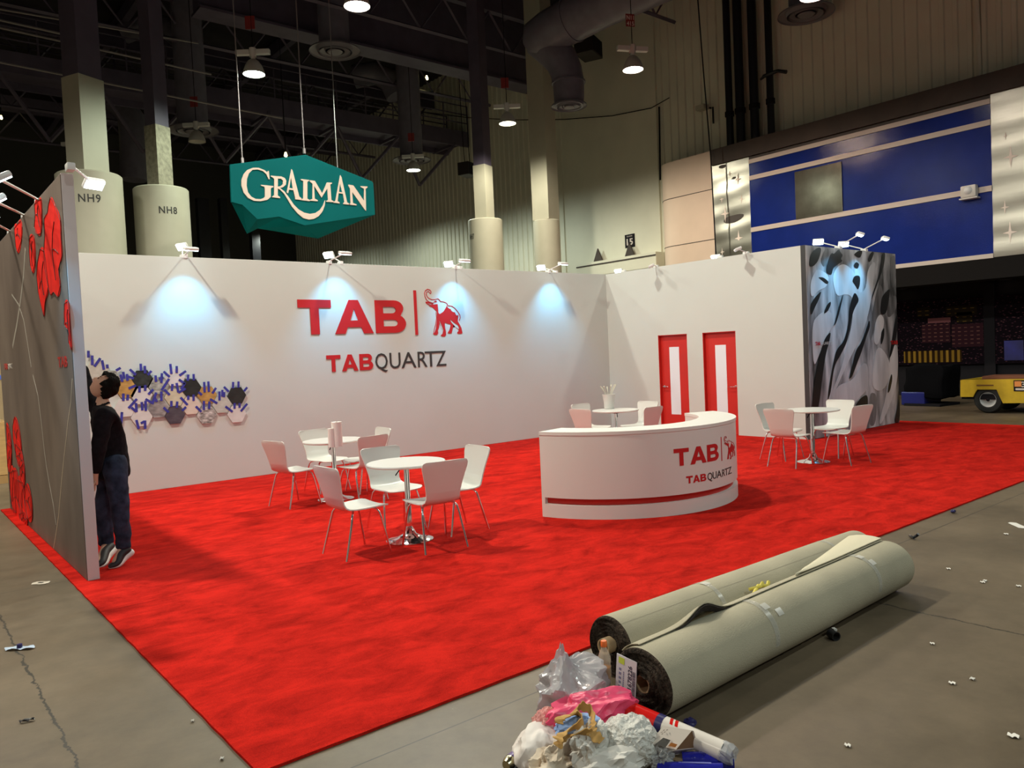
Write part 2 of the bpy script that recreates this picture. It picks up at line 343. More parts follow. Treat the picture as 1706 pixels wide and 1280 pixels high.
for i, f in enumerate(FL):
    P = onface(f, XL-.008)
    me = outline_mesh('printed_flower', [[(p.y, p.z) for p in P]], .002, M_flower, smooth_loops=True); warp(me, lambda q: Vector((XL-.008-.0006*i-q.z, q.x, q.y))); fix(me)
    o = link('printed_flower', me, mf)
    c = sum(P, Vector())/len(P); b = MB()          # dark ink outline and stamens
    lp = P+[P[0]]; off = Vector((-.003-.0006*i, 0, 0))
    b.tube([q+off for q in lp], .0022, 4, cap=False)
    for k in range(3):
        e = c.lerp(P[(k*3+1) % len(P)], .65); b.tube([c+off, (c+e)/2+off+Vector((0, .02, .02)), e+off], .003, 4)
    b.build('ink_outline', M_ink, o)
def ribbon(name, pts, X, wd, m, par):
    P = onface(pts, X); b = MB()
    for k, (p, q) in enumerate(zip(P, P[1:])): 
        d = (q-p).normalized(); n = Vector((0, -d.z, d.y))*wd/2; b.prism([p-n, q-n, q+n, p+n], (-.0012, 0, 0))
    return b.build(name, m, par)
ribbon('marble_vein', z2([(428,40),(420,180),(402,300),(392,400),(380,500),(366,640),(357,740),(348,850),(332,960),(318,1045)]), XL-.0065, .014, M_veinw, mf)
ribbon('marble_vein', z2([(195,20),(225,140),(245,300),(262,460),(275,560),(292,660),(318,800),(332,905)]), XL-.0065, .02, M_vein, mf)
ribbon('marble_vein', z1([(150,480),(140,640),(120,800),(100,930),(75,1060)]), XL-.0065, .05, M_vein, mf)
ribbon('marble_vein', z1([(70,750),(110,810),(140,900),(160,1020),(185,1180)]), XL-.0065, .02, M_vein, mf)
lg = ribbon('printed_logo', z1([(328,1150),(345,1148)]), XL-.007, .16, M_red, mf); bpy.data.objects.remove(lg)
def face_text(txt, px0, px1, py0, py1, X, m, bold, name, par):   # lettering on the outer face, reading from outside
    a = atx(px0, (py0+py1)/2, X); c = atx(px1, (py0+py1)/2, X); zt = atx((px0+px1)/2, py0, X).z; zb = atx((px0+px1)/2, py1, X).z
    me = text_mesh(name, txt, .002, m, bold); fit(me, 0, 1, 0, 1); y0, y1 = a.y, c.y
    warp(me, lambda q: Vector((X-q.z-.002, y0+(y1-y0)*q.x, zb+(zt-zb)*q.y))); return link(name, fix(me), par)
face_text('TAB', 97, 112.5, 594, 612, XL-.006, M_red, .03, 'printed_lettering', mf)
face_text('TAB', 7, 13, 606, 616, XL-.006, M_red, .03, 'printed_lettering', mf); face_text('QUARTZ', 13.5, 21, 606, 616, XL-.006, M_trimw, .0, 'printed_lettering', mf)

# ------------------------------------------------------------------ graphic wall at the right front
wf = struct('wall_front', MB().b2((XR, YF, .014), (XE, YF+TH, H), bev=.003), mat('panel_dark_edge', (.03, .03, .032), .5))
def paint_mat():
    m = mat('printed_silver_brush_strokes', (.4, .4, .42), .38); nt = m.node_tree; b = nt.nodes['Principled BSDF']
    tc = nd(nt, 'ShaderNodeTexCoord'); mp = nd(nt, 'ShaderNodeMapping'); nt.links.new(tc.outputs['Object'], mp.inputs[0])
    mp.inputs['Rotation'].default_value = (0, .42, 0); mp.inputs['Scale'].default_value = (1.7, 1, .42)
    n = nd(nt, 'ShaderNodeTexNoise'); n.inputs['Scale'].default_value = 1.6; n.inputs['Detail'].default_value = 4; n.inputs['Distortion'].default_value = .5; n.inputs['Roughness'].default_value = .55
    nt.links.new(mp.outputs[0], n.inputs['Vector'])
    r = nd(nt, 'ShaderNodeValToRGB'); e = r.color_ramp.elements; e[0].position = .34; e[1].position = .64
    e[0].color = (.05, .048, .05, 1); e[1].color = (.66, .64, .66, 1); x = r.color_ramp.elements.new(.5); x.color = (.36, .35, .365, 1)
    nt.links.new(n.outputs['Fac'], r.inputs[0]); nt.links.new(r.outputs[0], b.inputs['Base Color']); return m
gf = MB().b2((XR+.006, YF-.006, .02), (XE-.006, YF, H-.006)).build('printed_brush_stroke_face', paint_mat(), wf); gf['label'] = 'silver and black brush stroke print'
M_stroke = mat('print_black', (.012, .012, .014), .38); M_strokeg = mat('print_pale_silver', (.62, .605, .62), .38, var=.22, vscale=1.6, stretch=(2.2, 1, .5, (0, .42, 0)), detail=3)
M_strokem = mat('print_mid_grey', (.17, .165, .17), .38, var=.5, vscale=2, stretch=(2.5, 1, .5, (0, .42, 0)), detail=3)
def zg(p): return [(1330+x/3.655, 380+y/3.655) for x, y in p]
def gpoly(pts, m, lift, name='printed_stroke'):
    P = [aty(px, py, YF-.006) for px, py in zg(pts)]
    P = [Vector((min(max(p.x, XR+.008), XE-.008), p.y, min(max(p.z, .022), H-.008))) for p in P]
    q2 = [(p.x, p.z) for p in P]; q2 = [(a[0]*(1-f)+c[0]*f, a[1]*(1-f)+c[1]*f) for a, c in zip(q2, q2[1:]+q2[:1]) for f in (.22, .78)]; q2 = [(a[0]*(1-f)+c[0]*f, a[1]*(1-f)+c[1]*f) for a, c in zip(q2, q2[1:]+q2[:1]) for f in (.22, .78)]
    me = outline_mesh(name, [q2], .0015, m); warp(me, lambda p: Vector((min(max(p.x, XR+.008), XE-.008), min(max(p.y, .022), H-.008), p.z))); on_y(me, YF-.006-lift); return link(name, fix(me), gf)
SIL = [[(205,300),(235,235),(280,215),(345,270),(360,400),(410,380),(420,250),(470,190),(455,330),(440,460),(400,620),(330,760),(250,930),(190,1080),(180,1060),(260,860),(300,700),(330,560),(330,420),(290,400),(230,420)],
       [(470,560),(500,520),(525,560),(510,640),(480,720),(455,690)], [(465,760),(490,720),(530,760),(560,830),(540,960),(490,1000),(440,960)], [(560,740),(600,700),(620,800),(600,950),(540,1120),(500,1200),(490,1180),(540,1000)],
       [(80,580),(130,520),(180,500),(210,530),(215,590),(180,640),(130,760),(90,860)], [(330,930),(390,820),(420,830),(425,930),(415,990),(350,1050),(300,1160),(190,1100),(230,960)], [(70,330),(110,240),(190,290),(170,360),(120,380),(75,430)]]
MID = [[(130,200),(165,120),(190,130),(160,250)], [(470,400),(500,330),(520,420),(480,540),(440,700),(430,640)], [(540,440),(600,400),(600,500),(540,560)], [(430,1000),(480,1010),(470,1200),(430,1210)], [(560,180),(600,160),(600,320),(570,380),(560,280)]]
BLK = [[(165,270),(180,200),(200,150),(215,160),(245,120),(255,150),(270,165),(255,190),(270,200),(235,225),(210,245),(200,290)], [(60,235),(75,150),(125,112),(140,130),(120,200),(90,235)], [(335,160),(365,128),(390,130),(375,185),(350,175)], [(335,225),(350,205),(370,220),(360,250),(340,240)],
       [(325,325),(340,290),(375,290),(372,350),(360,380),(345,350)], [(115,300),(150,300),(185,330),(170,345),(140,320)], [(70,470),(100,420),(140,380),(125,430),(100,480),(75,540)], [(150,525),(170,470),(195,445),(195,470),(175,510)],
       [(335,395),(350,400),(368,440),(345,480),(328,520),(312,600),(295,690),(262,760),(215,840),(195,1000),(175,1060),(185,960),(215,800),(230,740),(275,690),(300,600),(310,480)],
       [(430,555),(435,600),(415,650),(400,700),(380,760),(345,850),(325,905),(303,925),(330,820),(350,740),(380,700),(410,620)], [(510,150),(527,148),(520,220),(505,270),(480,335),(440,450),(450,400),(485,300),(500,220)], [(420,195),(440,145),(460,140),(445,190),(430,210)],
       [(500,460),(508,420),(525,395),(555,365),(550,430),(535,510),(520,527),(500,525)], [(580,605),(590,555),(612,520),(612,600),(595,650),(585,700),(565,770),(550,800),(560,740),(570,670)], [(500,640),(520,600),(520,660),(500,722)], [(545,960),(565,880),(570,920),(555,990),(540,1010)],
       [(340,1085),(375,1035),(420,1010),(418,1110),(380,1250),(330,1240),(350,1130)], [(580,1195),(595,1110),(612,1050),(630,960),(632,1190)], [(80,1110),(90,960),(110,850),(140,720),(165,660),(195,630),(185,690),(160,780),(140,930),(125,1060),(105,1130)], [(215,590),(240,490),(262,420),(272,400),(250,500),(225,585),(205,600)]]
k = 0
for lst, m, nm in ((MID, M_strokem, 'printed_grey_stroke'), (SIL, M_strokeg, 'printed_silver_stroke'), (BLK, M_stroke, 'printed_black_stroke')):
    for p in lst: k += 1; gpoly(p, m, .0012+.0004*k, nm)
def front_text(txt, px0, px1, py0, py1, Y, m, bold, name, par, lift=.02):
    a = aty(px0, (py0+py1)/2, Y); c = aty(px1, (py0+py1)/2, Y); zt = aty((px0+px1)/2, py0, Y).z; zb = aty((px0+px1)/2, py1, Y).z
    me = text_mesh(name, txt, .002, m, bold); fit(me, a.x, c.x, zb, zt); on_y(me, Y-lift); return link(name, fix(me), par)
front_text('TAB', 1482.5, 1494, 567.5, 574, YF-.006, M_red, .03, 'printed_lettering', gf)
front_text('QUARTZ', 1366, 1385, 569.5, 575.5, YF-.006, M_trimw, 0, 'printed_lettering', gf)
front_text('TAB', 1357, 1365, 569.5, 575.5, YF-.006, M_red, .03, 'printed_lettering', gf)

# ------------------------------------------------------------------ doors in the right wall
M_glass_w = mat('frosted_pane', (.72, .76, .82), .25, spec=.6)
for i, (ya, yb, hs) in enumerate(((d1[0], d1[1], 1), (d2[0], d2[1], -1))):
    X0 = XR+.075; dr = struct('door_%d' % (i+1), MB().b2((X0, ya+.012, .016), (X0+.045, yb-.012, dz-.012), bev=.003), M_reddoor)
    dr['label'] = ('red door nearer the corner, lever handle on its left edge', 'red door nearer the brush stroke wall, lever handle on its right edge')[i]
    b = MB(); b.b2((XR+.002, ya, .014), (XR+.14, ya+.012, dz)); b.b2((XR+.002, yb-.012, .014), (XR+.14, yb, dz)); b.b2((XR+.002, ya, dz-.012), (XR+.14, yb, dz)); b.build('door_frame', M_reddoor, dr)
    cy = (ya+yb)/2+.02; MB().b2((X0-.004, cy-.125, .36), (X0+.01, cy+.125, 1.755), bev=.002).build('vision_pane', M_glass_w, dr)
    b = MB(); hy = (yb-.07) if hs > 0 else (ya+.07); b.box((X0-.006, hy, .94), (.012, .05, .05), bev=.004); b.tube([(X0-.012, hy, .94), (X0-.055, hy, .94), (X0-.06, hy-.02*hs, .94), (X0-.06, hy-.13*hs, .938)], .010, 8)
    b.build('door_handle', M_chrome, dr, 40)

# ------------------------------------------------------------------ hall walls and ceiling
def corr(X, y0, y1, z0, z1, pitch=.34, dep=.055):
    b = MB(); prof = []; y = y0
    while y < y1: prof += [(y, 0), (y+pitch*.55, 0), (y+pitch*.62, -dep), (y+pitch*.93, -dep)]; y += pitch
    prof.append((y1, 0)); V = [[b.bm.verts.new((X+d, yy, z)) for z in (z0, z1)] for yy, d in prof]
    for A, B in zip(V, V[1:]): b.bm.faces.new((A[0], A[1], B[1], B[0]))
    return b
yA, yB_ = atx(1100, 300, XH).y, atx(944, 300, XH).y
b = corr(XH, -6, yA, 3.3, 16); struct('wall_hall_right_near', b, M_hallwall)
b = MB().b2((XH-.09, yA, 0), (XH+.1, yB_, 16)); struct('wall_hall_right_middle', b, M_hallwall)
b = corr(XH, yB_, 50, 0, 16); struct('wall_hall_right_far', b, M_hallwall)
struct('wall_hall_far', MB().b2((-14, 50, 0), (XH, 50.3, 16)), mat('far_wall_dark', (.05, .046, .04), .7))
struct('wall_hall_left', MB().b2((-14.3, -10, 0), (-14, 52, 15.8)), mat('left_wall_paint', (.45, .42, .36), .7))
struct('ceiling', MB().b2((-14, -10, 15.6), (40, 52, 15.8)), mat('ceiling_deck_black', (.022, .017, .020), .8, var=.4, vscale=1.2))
# ------------------------------------------------------------------ blue facade along the hall's right side
def fz(px, py): return atx(px, py, XW)
def fpoly(b, pts, thick, X=XW, lift=0.):
    b.prism([atx(px, py, X)*1 + Vector((-lift, 0, 0)) for px, py in pts], (thick, 0, 0)); return b
ZT = 8.06; yL = fz(1189, 350).y; yPink = fz(1090, 350).y
fac = struct('wall_facade', MB().b2((XW, 2.0, 3.62), (XH-.02, yL, 7.55)), mat('facade_core', (.06, .05, .045), .6))
yb0, yb1 = fz(1653, 300).y, fz(1249, 300).y
zs = [fz(1250, 266).z, fz(1250, 273).z, fz(1250, 293.5).z, fz(1250, 301).z, fz(1250, 380).z, fz(1250, 387.6).z]
z_b1, z_b0 = fz(1497, 440.6).z, fz(1497, 447.5).z
bp = MB().b2((XW-.012, yb0, z_b0), (XW-.002, yb1, zs[0])).build('blue_panel', M_blue, fac)
for lo, hi in ((zs[1], zs[0]), (zs[3], zs[2]), (zs[5], zs[4]), (z_b0, z_b1)):
    MB().b2((XW-.04, yb0, lo), (XW-.012, yb1, hi), bev=.005).build('white_trim_strip', M_trimw, fac)
MB().b2((XW-.08, 2.0, zs[0]+.10), (XW-.002, yL, ZT)).build('brown_top_band', M_brown, fac)
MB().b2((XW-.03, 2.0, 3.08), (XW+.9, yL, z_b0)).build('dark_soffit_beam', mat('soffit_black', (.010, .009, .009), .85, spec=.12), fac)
M_star = mat('star_white', (.95, .85, .78), .8)
def star(par, px, py, rpx):
    c = fz(px, py); r = abs(fz(px, py-rpx).z-c.z); pts = []
    for k in range(8): a = PI/4*k+PI/2; rr = (r if k % 4 == 0 else r*.62) if k % 2 == 0 else r*.17; pts.append(Vector((XW-.016, c.y+rr*math.cos(a), c.z+rr*math.sin(a))))
    MB().prism(pts, (-.004, 0, 0)).build('star_decal', M_star, par)
def s3(x, y): return (1066+x/2.6656, y/2.6656)
# rippled steel sheets with four-point stars
def sheet(y0, y1, z0, z1, seed):
    b = MB()
    b.grid(lambda u, v: Vector((XW-.012-.012*math.sin(v*17+seed+1.5*math.sin(u*3+seed))*math.sin(u*PI) - .006*math.sin(v*41+seed*2+u*2), y0+(y1-y0)*u, z0+(z1-z0)*v)), 14, 70)
    return b.build('polished_steel_sheet', M_alu, fac, 180)
sL = sheet(yb1, yL, 3.6, zs[0]+.10, .3); sR = sheet(2.0, yb0, 3.6, zs[0]+.10, 2.1)
for x, y, r in ((400, 772, 16), (437, 797, 28), (365, 885, 20), (453, 885, 20), (380, 950, 38), (440, 1058, 36), (367, 1120, 20)): star(sL, *s3(x, y), r/2.67)
for x, y, r in ((1648, 697, 50), (1625, 605, 18), (1622, 922, 30), (1645, 1033, 48)): star(sR, *s3(x, y), r/2.67)
b = MB(); ya_, yc_ = fz(1404, 310).y, fz(1326, 320).y; za_, zc_ = fz(1365, 360).z, fz(1365, 278).z
b.b2((XW-.05, ya_, za_), (XW-.013, yc_, zc_), bev=.01); b.build('grey_access_panel', mat('scuffed_grey_sheet', (.13, .115, .09), .18, metal=.6, var=.2, vscale=3), fac)
t = thing('emergency_light', 'white box emergency light fitting on the blue facade near its right end', 'light fitting', (XW-.02, fz(1618, 320).y, fz(1618, 320).z))
MB().box((-.10, 0, 0), (.18, .36, .30), bev=.04).build('housing', M_white, t, 40); MB().lathe([(0, .05), (.07, .04), (.10, 0)], mtx=Matrix.Rotation(-PI/2, 4, 'Y')).build('lens', M_offlens, t, 60, (-.19, 0, .02)); MB().box((-.08, 0, -.17), (.22, .42, .04), bev=.01).build('base_shelf', M_white, t)
# rounded cream panel wall at the facade's left end
b = MB(); rr = .75; prof = [(XW, yL), (XW, yPink-rr)]+[(XW+rr-rr*math.cos(a), yPink-rr+rr*math.sin(a)) for a in [PI/2*k/8 for k in range(1, 9)]]+[(XH, yPink)]
V = [[b.bm.verts.new((x, y, z)) for z in (0, ZT)] for x, y in prof]
for A, B in zip(V, V[1:]): b.bm.faces.new((A[0], B[0], B[1], A[1]))
b.bm.faces.new([v[1] for v in V])
pk = struct('wall_cream_panels', b, M_pink, None, 30)
for zz in (fz(1140, 326).z, fz(1140, 407).z): MB().tube([(x-.004, y, zz) for x, y in prof], .012, 6).build('panel_seam', M_brown, pk)
# dark recess under the facade with a printed night-city banner
MX = 23.6
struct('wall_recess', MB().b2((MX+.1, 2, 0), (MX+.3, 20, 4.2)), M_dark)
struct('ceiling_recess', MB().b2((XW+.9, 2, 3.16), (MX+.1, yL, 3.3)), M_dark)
def city_mat():
    m = mat('night_city_print', (.02, .015, .03), .9, spec=.05); nt = m.node_tree; b = nt.nodes['Principled BSDF']; tc = nd(nt, 'ShaderNodeTexCoord')
    mp = nd(nt, 'ShaderNodeMapping'); nt.links.new(tc.outputs['Object'], mp.inputs[0]); mp.inputs['Scale'].default_value = (1, 7, 16)
    v = nd(nt, 'ShaderNodeTexVoronoi'); v.inputs['Scale'].default_value = 1.3; nt.links.new(mp.outputs[0], v.inputs['Vector'])
    r = nd(nt, 'ShaderNodeValToRGB'); e = r.color_ramp.elements; e[0].position = 0; e[0].color = (.30, .16, .09, 1); e[1].position = .33; e[1].color = (.008, .005, .008, 1)
    x = e.new(.14); x.color = (.08, .03, .05, 1)
    nt.links.new(v.outputs['Distance'], r.inputs[0]); nt.links.new(r.outputs[0], b.inputs['Base Color']); return m
def mp_(px, py): return atx(px, py, MX)
t = thing('city_banner', 'dark printed banner of a city at night hanging in the recess behind the yellow cart', 'banner', (0, 0, 0))
zb0, zb1 = mp_(1600, 607).z, mp_(1600, 497).z
ysp = mp_(1641, 550).y
for a, c in ((ysp+.02, mp_(1480, 550).y), (3.0, ysp-.25)): MB().b2((MX-.01, a, zb0), (MX+.02, c, zb1)).build('printed_sheet', city_mat(), t)
MB().b2((MX-.03, ysp-.25, .0), (MX+.03, ysp+.02, 3.1)).build('divider_post', M_dark, t)
def win_mat(name, c1, c2, sx, sz):
    m = mat(name, c1, .9, spec=.05); nt = m.node_tree; b = nt.nodes['Principled BSDF']; tc = nd(nt, 'ShaderNodeTexCoord'); sp = nd(nt, 'ShaderNodeSeparateXYZ'); nt.links.new(tc.outputs['Object'], sp.inputs[0]); cb = nd(nt, 'ShaderNodeCombineXYZ'); nt.links.new(sp.outputs['Y'], cb.inputs[0]); nt.links.new(sp.outputs['Z'], cb.inputs[1])
    br = nd(nt, 'ShaderNodeTexBrick'); br.offset = 0; br.inputs['Scale'].default_value = 1; br.inputs['Brick Width'].default_value = sx; br.inputs['Row Height'].default_value = sz; br.inputs['Mortar Size'].default_value = sx*.28
    br.inputs['Color1'].default_value = (*c1, 1); br.inputs['Color2'].default_value = (*[c*.6 for c in c1], 1); br.inputs['Mortar'].default_value = (*c2, 1)
    nt.links.new(cb.outputs[0], br.inputs['Vector']); nt.links.new(br.outputs[0], b.inputs['Base Color']); return m
W1 = win_mat('print_rose_windows', (.20, .085, .075), (.035, .012, .018), .16, .11); W2 = win_mat('print_gold_arcade', (.36, .20, .03), (.03, .015, .006), .15, .9); W3 = win_mat('print_gold_windows', (.24, .14, .03), (.02, .014, .008), .2, .12); W4 = mat('print_blue_pool', (.012, .012, .16), .5, var=.4, vscale=3)
for (a, c, d, e), m in (((1536, 541, 1584, 570), W1), ((1586, 541, 1639, 577), W1), ((1506, 586, 1603, 603), W2), ((1576, 511, 1628, 524), W3), ((1594, 521, 1620, 536), W3), ((1528, 513, 1550, 527), W3), ((1673, 568, 1706, 600), W4), ((1546, 531, 1584, 537), mat('print_dull_red', (.14, .02, .03), .5))):
    p, q = mp_(a, c), mp_(d, e); MB().b2((MX-.016, q.y, q.z), (MX-.010, p.y, p.z)).build('printed_building', m, t)
for (px, py), nm in (((1525, 482), 'nearest the brush stroke wall'), ((1564, 473), 'in the middle of the recess ceiling'), ((1696, 467), 'nearest the right frame edge')):
    p = atz(px, py, 3.15); p.x = min(max(p.x, XW+1.1), MX-.2); l = thing('recessed_downlight', 'small dim round downlight in the dark recess ceiling, %s' % nm, 'downlight', (p.x, p.y, 3.16), group='recess downlights')
    MB().lathe([(.0, -.012), (.10, -.012), (.12, -.004), (.12, .0)], n=20).build('lens', mat('dim_glow', (.8, .7, .6), .5, emit=(1, .8, .6), estr=1.2), l); MB().lathe([(.12, 0), (.125, -.02), (.15, -.02), (.15, 0)], n=20).build('rim', M_dark, l)

# ------------------------------------------------------------------ columns
def column(px, py, D, zc, hw, zs_, zdk, label, txt=None, tpx=None, rough=False, txh=0, rot=0.3):
    P = atz(px, py, zc); t = thing('hall_column', label, 'column', (P.x, P.y, 0))
    MB().lathe([(D/2, 0), (D/2, zc-.03), (D/2-.03, zc), (0, zc)], n=56).build('round_base', M_concol, t, 35)
    R = Matrix.Rotation(rot, 3, 'Z'); sh = M_rawcol if rough else M_concol
    MB().box((0, 0, (zc+zdk)/2), (hw, hw*.9, zdk-zc), rot=None).build('shaft', sh, t)
    b = MB(); b.box((0, 0, (zdk+15.6)/2), (hw*.92, hw*.82, 15.6-zdk)); b.build('dark_upper_shaft', M_purple, t)
    for ch in t.children:
        if 'base' not in ch.name: ch.rotation_euler = (0, 0, rot)
    if txt:
        (x0, x1, y0, y1) = tpx; dep = (P-CP).dot(CF)-D/2; hh = (y1-y0)/FPX*dep; ww = (x1-x0)/FPX*dep; cz = CAM_H + (CP + ray((x0+x1)/2, (y0+y1)/2)*dep - CP).z
        # angle on the cylinder where the sight line strikes it
        d = ray((x0+x1)/2, (y0+y1)/2); best = min((abs((CP+d*s).xy.to_3d().length*0 + ((CP+d*s).xy-P.xy).length-D/2), s) for s in [dep-D/4+i*.01 for i in range(int(D*100))])
        hit = CP+d*best[1]; a0 = math.atan2(hit.y-P.y, hit.x-P.x)
        me = text_mesh('stencil', txt, .004, mat('stencil_black', (.02, .02, .018), .6), bold=.015, spacing=1.15, sub=4); fit(me, -ww/2, ww/2, hit.z-hh/2, hit.z+hh/2)
        R_ = D/2+.003; warp(me, lambda p: Vector(((R_+p.z)*math.cos(a0+p.x/R_), (R_+p.z)*math.sin(a0+p.x/R_), p.y))); link('stencilled_number', fix(me), t)
    return t
column(148, 293, 1.43, 6.44, .66, 0, atz(140, 160, 6.44).z*0+8.70, 'cream hall column stencilled NH9, tall square shaft above its round base', 'NH9', (132, 166, 323, 337), rot=.45)
column(268, 316, 1.34, 6.44, .46, 0, 8.05, 'hall column stencilled NH8, rough narrow shaft above its round base', 'NH8', (266, 295, 344, 356), rough=True, rot=.45)
column(808, 367, 1.19, 6.44, .52, 0, 8.30, 'hall column stencilled NH7 standing before the corrugated wall', 'NH7', (780, 792, 390, 399), rot=.35)
column(910, 368, .95, 6.44, .74, 0, 14.2, 'unnumbered cream hall column with pale shaft up to the duct', rot=.3)

# ------------------------------------------------------------------ high bay lamps
def high_bay(x, y, label, lit_col, txt=None, strength=26, rz=0.):
    t = thing('high_bay_lamp', label, 'lamp', (x, y, LAMP_Z), rz, group='high bay lamps')
    MB().lathe([(.262, -.02), (.255, .05), (.20, .20), (.13, .30), (.08, .34), (0, .34)], n=32).build('reflector', mat('lamp_shade_grey', (.45, .44, .40), .4), t, 50)
    lm = mat('lamp_lens_%s' % label[:24], (.9, .9, .85), .4, emit=lit_col, estr=strength) if lit_col else mat('lens_unlit', (.55, .53, .45), .3)
    MB().lathe([(.25, 0), (.18, .005), (0, .008)], n=32).build('lens', lm, t)
    b = MB(); b.box((-.25, 0, .52), (.34, .13, .12), bev=.01); b.box((.25, 0, .52), (.34, .13, .12), bev=.01); b.build('driver_box', M_white, t)
    MB().lathe([(.085, .40), (.085, .62), (0, .62)], n=16).tube([(0, 0, .34), (0, 0, .42)], .05).build('hub', M_white, t, 40)
    MB().tube([(0, 0, .62), (0, 0, 6.4)], .012, 6).build('suspension_cable', M_dark, t)
    if txt:
        pl = MB().box((-.03, 0, 1.25), (.24, .02, .32)).build('number_plate', mat('plate_red', (.22, .02, .018), .5), t)
        for k, s in enumerate(txt):
            if not s: continue
            me = text_mesh('n', s, .002, M_trimw, .02); fit(me, -.13, .07, 1.26-.15*k, 1.37-.15*k); on_y(me, -.0115); link('plate_text', fix(me), pl)
    return t
FR = -0.68
high_bay(7.72, 19.08, 'lit greenish white high bay lamp above the hanging teal sign', (.80, 1, .80), ('',''), rz=FR)
high_bay(8.05, 14.35, 'lit warm high bay lamp cut off by the top frame edge', (1, .9, .76), rz=FR)
high_bay(15.7, 13.74, 'lit pinkish high bay lamp hanging below a red plate marked N11 415', (1, .80, .72), ('N11', '415'), rz=FR+.25)
high_bay(15.83, 19.1, 'lit yellowish high bay lamp left of the curved grey duct', (1, .95, .68), ('',''), rz=FR)
high_bay(16.5, 25.7, 'lit high bay lamp below the catwalk, the farthest of the lit ones', (.9, 1, .92), ('',''), rz=FR)
high_bay(8.4, 25.7, 'unlit high bay lamp hanging in front of a round air diffuser above column NH8', None, ('',''), rz=FR)
high_bay(5.66, 29.8, 'unlit small high bay lamp far back at the left beside column NH9', None, rz=FR)
high_bay(15.75, 8.75, 'lit pink high bay lamp over the stand corner beside the right diffuser', (1, .72, .66), rz=FR)

# ------------------------------------------------------------------ air diffusers and ducts
M_duct = mat('painted_duct', (.14, .13, .165), .42, var=.12, vscale=3); M_diff = mat('diffuser_grey', (.20, .19, .21), .5)
def diffuser(px, py, dep, D, label, drop=True):
    P = CP + ray(px, py)*dep; t = thing('air_diffuser', label, 'air diffuser', P, group='round air diffusers')
    MB().lathe([(D*.5, 0), (D*.49, .05), (D*.36, .10), (D*.34, .02), (D*.335, -.02)], n=48).build('outer_ring', M_diff, t, 40)
    MB().lathe([(D*.30, -.03), (D*.29, .02), (D*.2, .08), (D*.19, .0)], n=40).build('middle_ring', M_diff, t, 40)
    MB().lathe([(0, -.05), (D*.13, -.04), (D*.15, -.01), (D*.1, .06)], n=32).build('centre_disc', M_diff, t, 40)
    MB().lathe([(D*.34, .06), (D*.30, .12), (D*.30, ((15.55-P.z) if drop else .25))], n=32).build('duct_collar', M_duct, t, 40)
    return t
diffuser(558, 86, 25, 1.62, 'round grey air diffuser above the hanging teal sign')
diffuser(322, 219, 27, 1.68, 'round air diffuser behind the unlit lamp near column NH8')
diffuser(686, 268, 32, 1.55, 'round air diffuser behind the lit lamp below the catwalk')
diffuser(1343, 24, 22.5, 1.58, 'round violet grey air diffuser high over the blue facade')
diffuser(948, 178, 24.3, 1.12, 'round diffuser at the lower end of the curved grey duct', drop=False)
t = thing('curved_duct', 'big dark grey duct bending down in front of the smooth hall wall', 'duct', CP+ray(948, 178)*24.3)
def dp(px, py, d): return CP+ray(px, py)*(d*.9) - t.location
path = [dp(1120, -45, 24), dp(1010, 4, 25.4), dp(955, 32, 26.2), dp(915, 54, 26.9), dp(897, 66, 27.2), dp(893, 74, 27.4)]
MB().tube(path, [.65, .65, .65, .65, .61, .45], 24).build('main_run', M_duct, t, 50)
q = [dp(893, 66, 27.3), dp(908, 75, 27.2), dp(923, 86, 27.1), dp(935, 100, 27.05), dp(943, 118, 27), dp(947, 138, 27), dp(948, 160, 27), dp(948, 177, 27)]
MB().tube(q, [.47, .52, .54, .52, .50, .49, .47, .45], 24).build('drop_elbow', M_duct, t, 50)
b = MB(); b.tube([q[5]-Vector((0, 0, .03)), q[5]+Vector((0, 0, .03))], .53, 24); b.tube([path[2], path[2].lerp(path[3], .06)], .68, 24); b.build('joint_band', M_duct, t, 40)
# far ducts in the dark roof
for (pts, r, lab) in (([(170, 160, 34), (200, 172, 34), (218, 195, 34), (222, 240, 34), (222, 300, 34)], .55, 'dark ribbed duct elbow between columns NH9 and NH8'), ([(590, 128, 34), (625, 122, 34), (650, 135, 34), (662, 160, 34)], .5, 'dark flexible duct arch above the catwalk railing'), ([(205, 55, 30), (240, 42, 30), (275, 45, 30), (300, 65, 30)], .4, 'dark arched duct in the roof behind column NH8')):
    P = [CP+ray(a, c)*d for a, c, d in pts]; tag(MB().tube(P, r, 16).build('roof_duct', M_duct, None, 50), lab, 'duct')

